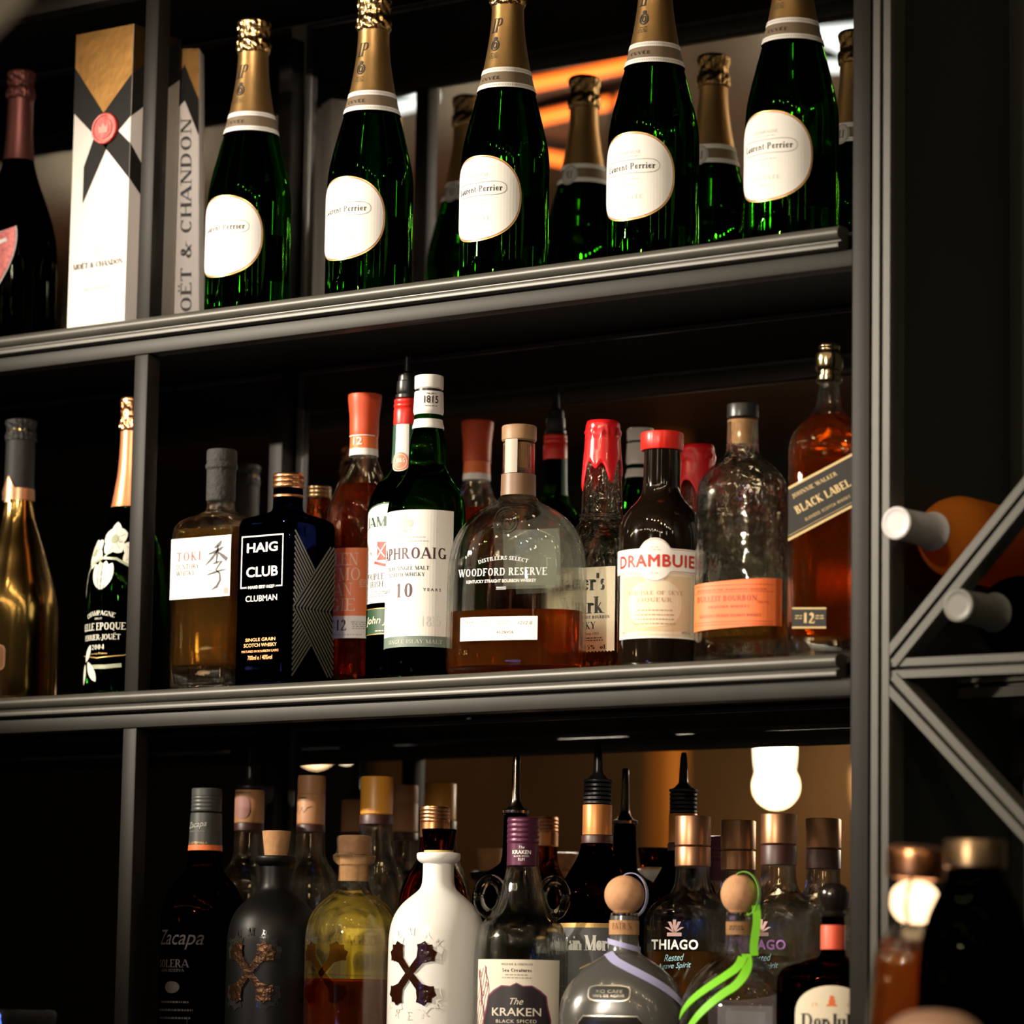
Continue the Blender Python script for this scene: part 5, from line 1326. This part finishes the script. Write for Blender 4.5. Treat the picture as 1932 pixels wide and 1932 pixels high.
# blue-trimmed dark box at the far left of the bottom shelf
bb = thing('ice_bucket', 'dark bucket with a thin glowing blue rim at the lower left corner', 'bucket', (-.215, .06, ZC))
bm = bmesh.new(); loft(bm, smooth_rows(Q((0, 40, 36, 6), (3, 43, 39, 6), (40, 50, 45, 6), (58, 53.5, 48, 6), (63.5, 51.5, 46, 6), (64, 49, 44, 6)), 3), 64); obj('body', bm, BLACKMAT, bb)
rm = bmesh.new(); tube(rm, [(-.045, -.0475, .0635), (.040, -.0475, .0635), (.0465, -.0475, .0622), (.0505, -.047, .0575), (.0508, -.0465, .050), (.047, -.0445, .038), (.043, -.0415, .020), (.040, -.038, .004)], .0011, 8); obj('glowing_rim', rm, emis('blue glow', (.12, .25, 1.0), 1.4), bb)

# ================================================================== wine bottles lying in the rack


def lying(label, x, y, z, m_glass, m_cap, lip):
    t = thing('wine_bottle', label, 'bottle', (x, y, z)); t.rotation_euler = (math.radians(90), 0, 0)
    rows_ = smooth_rows(R((-262, 36), (-259, 38), (-110, 38), (-95, 35), (-80, 28), (-66, 20), (-54, 15.2), (-40, 14.2), (-2, 13.4)), 4)
    obj('bottle_glass', solid(rows_), m_glass, t, angle=60)
    sleeve(rows_, -.060, -.002, .0007, m_cap, t, 'capsule')
    obj('cap', solid(smooth_rows(R((-2.2, 14.2), (-1, 14.8), (3, 14.8), (4.2, 14), (4.6, 12.5), (4.0, 11.5), (4.0, .5)), 3)), m_cap, t)
    return t


lying('orange wine bottle lying in the rack with a bright white capsule pointing out', .9440, -.030, 1.8935, spirit_liquid('orange wine glass', (.85, .30, .04), (.85, .26, .03), .6), pm('white grey capsule', (.62, .60, .62), .35), 0)
lying('dark wine bottle lying in the rack under the diagonal bar, grey capsule end showing', 1.0050, -.028, 1.8175, BLACKGL, pm('dull grey capsule', (.16, .16, .14), .4), 0)

# ================================================================== blurred things in front of the shelf, right
ledge = thing('bar_ledge', 'dark counter ledge in front of the shelves carrying the blurred bottles', 'counter', (1.35, -.42, 0))
obj('ledge_top', boxm(-.5, .7, -.2, .2, 1.215, 1.25, bev=.002), BOARD, ledge); obj('ledge_front', boxm(-.49, .69, -.19, .19, 0.0, 1.2149), BOARD, ledge)
ZL = 1.2504
fg = thing('capped_bottle', 'blurred amber glass bottle with copper lid and an added glowing oval, before the right post', 'lantern', (1.1125, -.33, ZL)); fg.rotation_euler = (0, math.radians(4), 0)
rows = smooth_rows(R((0, 27), (3, 30), (200, 31), (245, 30), (266, 26), (276, 20), (282, 17)), 4)
glass_obj('glass_body', rows, .003, GLASS, fg); obj('amber_liquid', liquid(rows, .003, .262), spirit_liquid('amber bottle liquid', (.75, .22, .03), (.8, .2, .03), .35), fg)
obj('glow_oval', solid(smooth_rows(R((283, 6), (285, 11), (290, 16), (297, 18.6), (304, 18.6), (310, 16), (314, 11), (316, 6)), 4)), emis('lamp glint glow', (1.0, .62, .34), 3.2), fg)  # added glow for the bright lamp glint in the bottle neck
cw = bmesh.new(); tube(cw, [(.004, -.0150, .2825), (.004, -.0192, .293), (.004, -.0197, .300), (.004, -.0192, .307), (.004, -.0140, .3165)], .0016, 6); obj('glint_line', cw, DCOPPER, fg)  # dark line across the glint, shaped as a wire
obj('lid', solid(smooth_rows(R((316.5, 15), (318, 22), (321, 23), (338, 23.5), (342, 21), (343.5, 14)), 3)), COPPER, fg)
fg2 = thing('spirit_bottle', 'blurred dark bottle with a bronze cap, right of the copper-lidded bottle', 'bottle', (1.203, -.36, ZL))
rows = smooth_rows(R((0, 42), (3, 44), (200, 44), (255, 42), (285, 36), (303, 28), (315, 22), (322, 20)), 4)
obj('bottle_glass', solid(rows), BLACKGL, fg2, angle=60); obj('cap', solid(capr(.3225, .344, .0235, .0015)), pm('bronze cap', (.30, .20, .11), .35, metal=.9), fg2)
jug = thing('copper_mug', 'blurred pale copper mug dome at the lower right edge', 'mug', (1.2787, -.555, ZL), math.radians(60))
obj('body', solid(smooth_rows(R((0, 30), (3, 33), (120, 38), (180, 39), (198, 36), (208, 28), (214, 15), (215.3, 2)), 4)), pm('brushed pale copper', (.70, .42, .28), .5, metal=.2), jug)
hb = bmesh.new(); tube(hb, [(.0365, 0, .160), (.058, 0, .155), (.064, 0, .11), (.056, 0, .06), (.0345, 0, .052)], .004, 8); obj('handle', hb, COPPER, jug)

# pale bar hanging close to the camera, upper left
pb = thing('pale_bar', 'pale beige bar with an added glow, badly out of focus in the top left corner', 'lamp', (1.262, -1.5, 1.966))
sr = bmesh.new(); tube(sr, [(-.075, 0, -.048), (-.035, 0, -.023), (0, 0, 0), (.035, 0, .023), (.075, 0, .05)], [.010, .0115, .012, .0115, .010], 16)
obj('glowing_bar', sr, emis('beige bar with added glow', (1.0, .74, .44), .11), pb)  # weak emission stands in for light falling on the bar
cb = bmesh.new(); tube(cb, [(.075, 0, .05), (.085, 0, .12), (.085, 0, 1.33)], .0015, 6); obj('cord', cb, BLACKPL, pb)

# ================================================================== the bar room behind the camera (seen only in mirror and glass)
BULB = emis('warm bulb', (1.0, .78, .50), 110); HOT = emis('bright warm bulb', (1.0, .80, .50), 26); ORG = emis('orange strip light', (1.0, .16, .02), 5.0); WHT = emis('white strip light', (.95, 1.0, .95), 2.6); BLU = emis('added blue glow', (.10, .28, 1.0), 30)


def pendant(label, x, y, z, r, h, m, group=None):
    t = thing('pendant_lamp', label, 'lamp', (x, y, z), 0, group)
    obj('bulb', solid(smooth_rows([(-h, r * .1, r * .1, 2), (-h * .9, r * .45, r * .45, 2), (-h * .55, r * .85, r * .85, 2), (-h * .15, r, r, 2), (h * .3, r * 1.02, r * 1.02, 2), (h * .5, r * .98, r * .98, 2), (h * .55, r * .6, r * .6, 2)], 3), 32), m, t)
    obj('socket', solid([(h * .55, r * .3, r * .3, 2), (h * .9, r * .3, r * .3, 2)], 16), BLACKPL, t)
    c = bmesh.new(); tube(c, [(0, 0, h * .9), (0, 0, 3.29 - z)], .004, 6); obj('cord', c, BLACKPL, t)
    return t


pendant('large warm pendant bulb seen in the mirror behind the bottom row', -3.235, -5.96, 2.275, .045, .12, HOT)
pendant('orange glow pendant at the right end of the mirror', -2.955, -6.05, 2.165, .05, .10, emis('dim orange bulb', (1.0, .42, .12), 2.2))
pendant('small bright pendant seen in the mirror at the left of the bottom row', -4.82, -5.9, 2.305, .009, .016, HOT)
LG = 'small warm pendant bulbs in a row under the bar ceiling'
first = None
rnd = random.Random(21)
for i in range(14):
    x = -3.7 + i * .40 + rnd.uniform(-.09, .09); y = -2.9; z = 3.008 + rnd.uniform(-.004, .004)
    if first is None: first = pendant('small warm bulb of the row under the bar ceiling', x, y, z, .024, .032, BULB, LG)
    else: dup(first, (x, y, z), 0, 'small warm bulb of the row under the bar ceiling', LG)
k_ = 0
for x, y, z in [(.35 + i * .36, -1.62, 3.13) for i in range(9)] + [(.9 + i * .42, -3.55, 3.10) for i in range(7)]:
    dup(first, (x + rnd.uniform(-.08, .08), y + rnd.uniform(-.15, .15), z + rnd.uniform(-.05, .05)), 0, 'small warm bulb of the row under the bar ceiling', LG)
TG = 'tubular lamps under the ceiling right of the camera'
TUBEL = emis('tube lamp glow', (1.0, .86, .68), 22)
for x, y, lab in ((3.05, -3.95, 'tubular ceiling lamp behind the camera, right of the bar'), (3.85, -2.75, 'tubular ceiling lamp near the right wall of the bar'), (4.2, -1.55, 'tubular ceiling lamp in the right corner of the bar'), (-3.4, -1.25, 'tubular ceiling lamp at the left end of the bar')):
    t = thing('tube_lamp', lab, 'lamp', (x, y, 3.04), 0, TG)
    obj('tube', solid(capr(-.14, .14, .020, .004), 20), TUBEL, t); obj('mount', solid(capr(.1405, .259, .026, .002), 20), BLACKPL, t)
pl_ = thing('pillar', 'orange lit pillar in the bar room, seen in the mirror', 'pillar', (-3.725, -6.12, 0))
obj('shaft', boxm(-.034, .034, -.05, .05, .001, 3.29), pm('orange pillar paint', (.62, .22, .03), .6), pl_)
sg = thing('added_blue_light', 'added small blue ring light in the bar room', 'sign', (.6, -6.3, 1.25)); s_ = bmesh.new()  # added unseen light, meant to put a blue streak on the bottles
tube(s_, [(.30 * math.cos(2 * PI * k / 24), 0, .16 * math.sin(2 * PI * k / 24)) for k in range(24)], .022, 8, True); obj('tube', s_, BLU, sg); obj('backing', boxm(-.36, .36, -.05, -.024, -.22, .22), BLACKPL, sg)
SG = 'orange strip lights under the bar ceiling'
for k, (x0, y0, x1, y1) in enumerate(((-1.55, -2.34, -1.27, -2.315), (-1.70, -2.57, -1.44, -2.53), (-1.88, -2.80, -1.83, -2.95))):
    d = Vector((x1 - x0, y1 - y0, 0)); t = thing('strip_light', ('first', 'second', 'third')[k] + ' orange strip light from the bar, under the ceiling', 'light', ((x0 + x1) / 2, (y0 + y1) / 2, 3.27), math.atan2(d.y, d.x), SG)
    obj('tube', boxm(-d.length / 2, d.length / 2, -.005, .005, -.010, .006), ORG, t); obj('housing', boxm(-d.length / 2, d.length / 2, -.014, .014, .0065, .0295), BLACKPL, t)
WG = 'white strip lights under the bar ceiling'
for k, (x0, y0, x1, y1) in enumerate(((-1.763, -2.165, -1.754, -2.31), (-1.90, -2.345, -1.80, -2.33), (-.90, -2.31, -.80, -2.335), (-.885, -2.345, -.892, -2.44), (-.99, -2.525, -.94, -2.555))):
    d = Vector((x1 - x0, y1 - y0, 0)); t = thing('strip_light', ('farthest left', 'second', 'middle', 'fourth', 'last')[k] + ' white strip light of the five under the ceiling', 'light', ((x0 + x1) / 2, (y0 + y1) / 2, 3.27), math.atan2(d.y, d.x), WG)
    obj('tube', boxm(-d.length / 2, d.length / 2, -.004, .004, -.010, .006), WHT, t); obj('housing', boxm(-d.length / 2, d.length / 2, -.010, .010, .0065, .0295), BLACKPL, t)


def point(name, loc, power, col, r=.05):
    ld = bpy.data.lights.new(name, 'POINT'); ld.energy = power; ld.color = col; ld.shadow_soft_size = r
    o = bpy.data.objects.new(name, ld); COL.objects.link(o); o.location = loc; return o


point('pendant_glow', (-3.1, -5.75, 2.15), 4.5, (1.0, .66, .34))
point('pendant_glow', (-4.7, -5.6, 2.3), 1.3, (1.0, .6, .3))
point('ceiling_glow', (-1.55, -2.75, 2.95), .7, (1.0, .30, .08))
# spotlight housing on the ceiling that throws the key light
for nm, P0, tgt, lab in (('ceiling_spotlight', KEY, (.36, 0, 2.0), 'black ceiling spotlight aimed at the left part of the shelves'), ('ceiling_spotlight', FILL, (.80, 0, 1.6), 'black ceiling spotlight aimed at the right part of the shelves'), ('ceiling_spotlight', SIDE, (0, .08, 2.26), 'black ceiling spotlight aimed at the gift boxes on the top shelf')):
    t = thing(nm, lab, 'light', P0); d = (Vector(tgt) - Vector(P0)); t.rotation_euler = d.to_track_quat('-Z', 'Y').to_euler()
    obj('can', shell([(.06, .046, .046, 2), (-.02, .046, .046, 2), (-.021, .046, .046, 2)][::-1], .004, 24, .01), BLACKPL, t) if False else None
    c = bmesh.new(); loft(c, [(.16, .030, .030, 2), (.155, .045, .045, 2), (.05, .045, .045, 2), (.05, .040, .040, 2), (.150, .040, .040, 2)], 24, cap0=True, cap1=True); obj('can', c, BLACKPL, t)
    st = bmesh.new(); mw = t.rotation_euler.to_matrix(); q = mw.transposed() @ Vector((0, 0, 3.29 - P0[2])); b0 = Vector((0, 0, .155)); tube(st, [b0, b0 + (q - b0) * .999], .008, 8); obj('stem', st, BLACKPL, t)
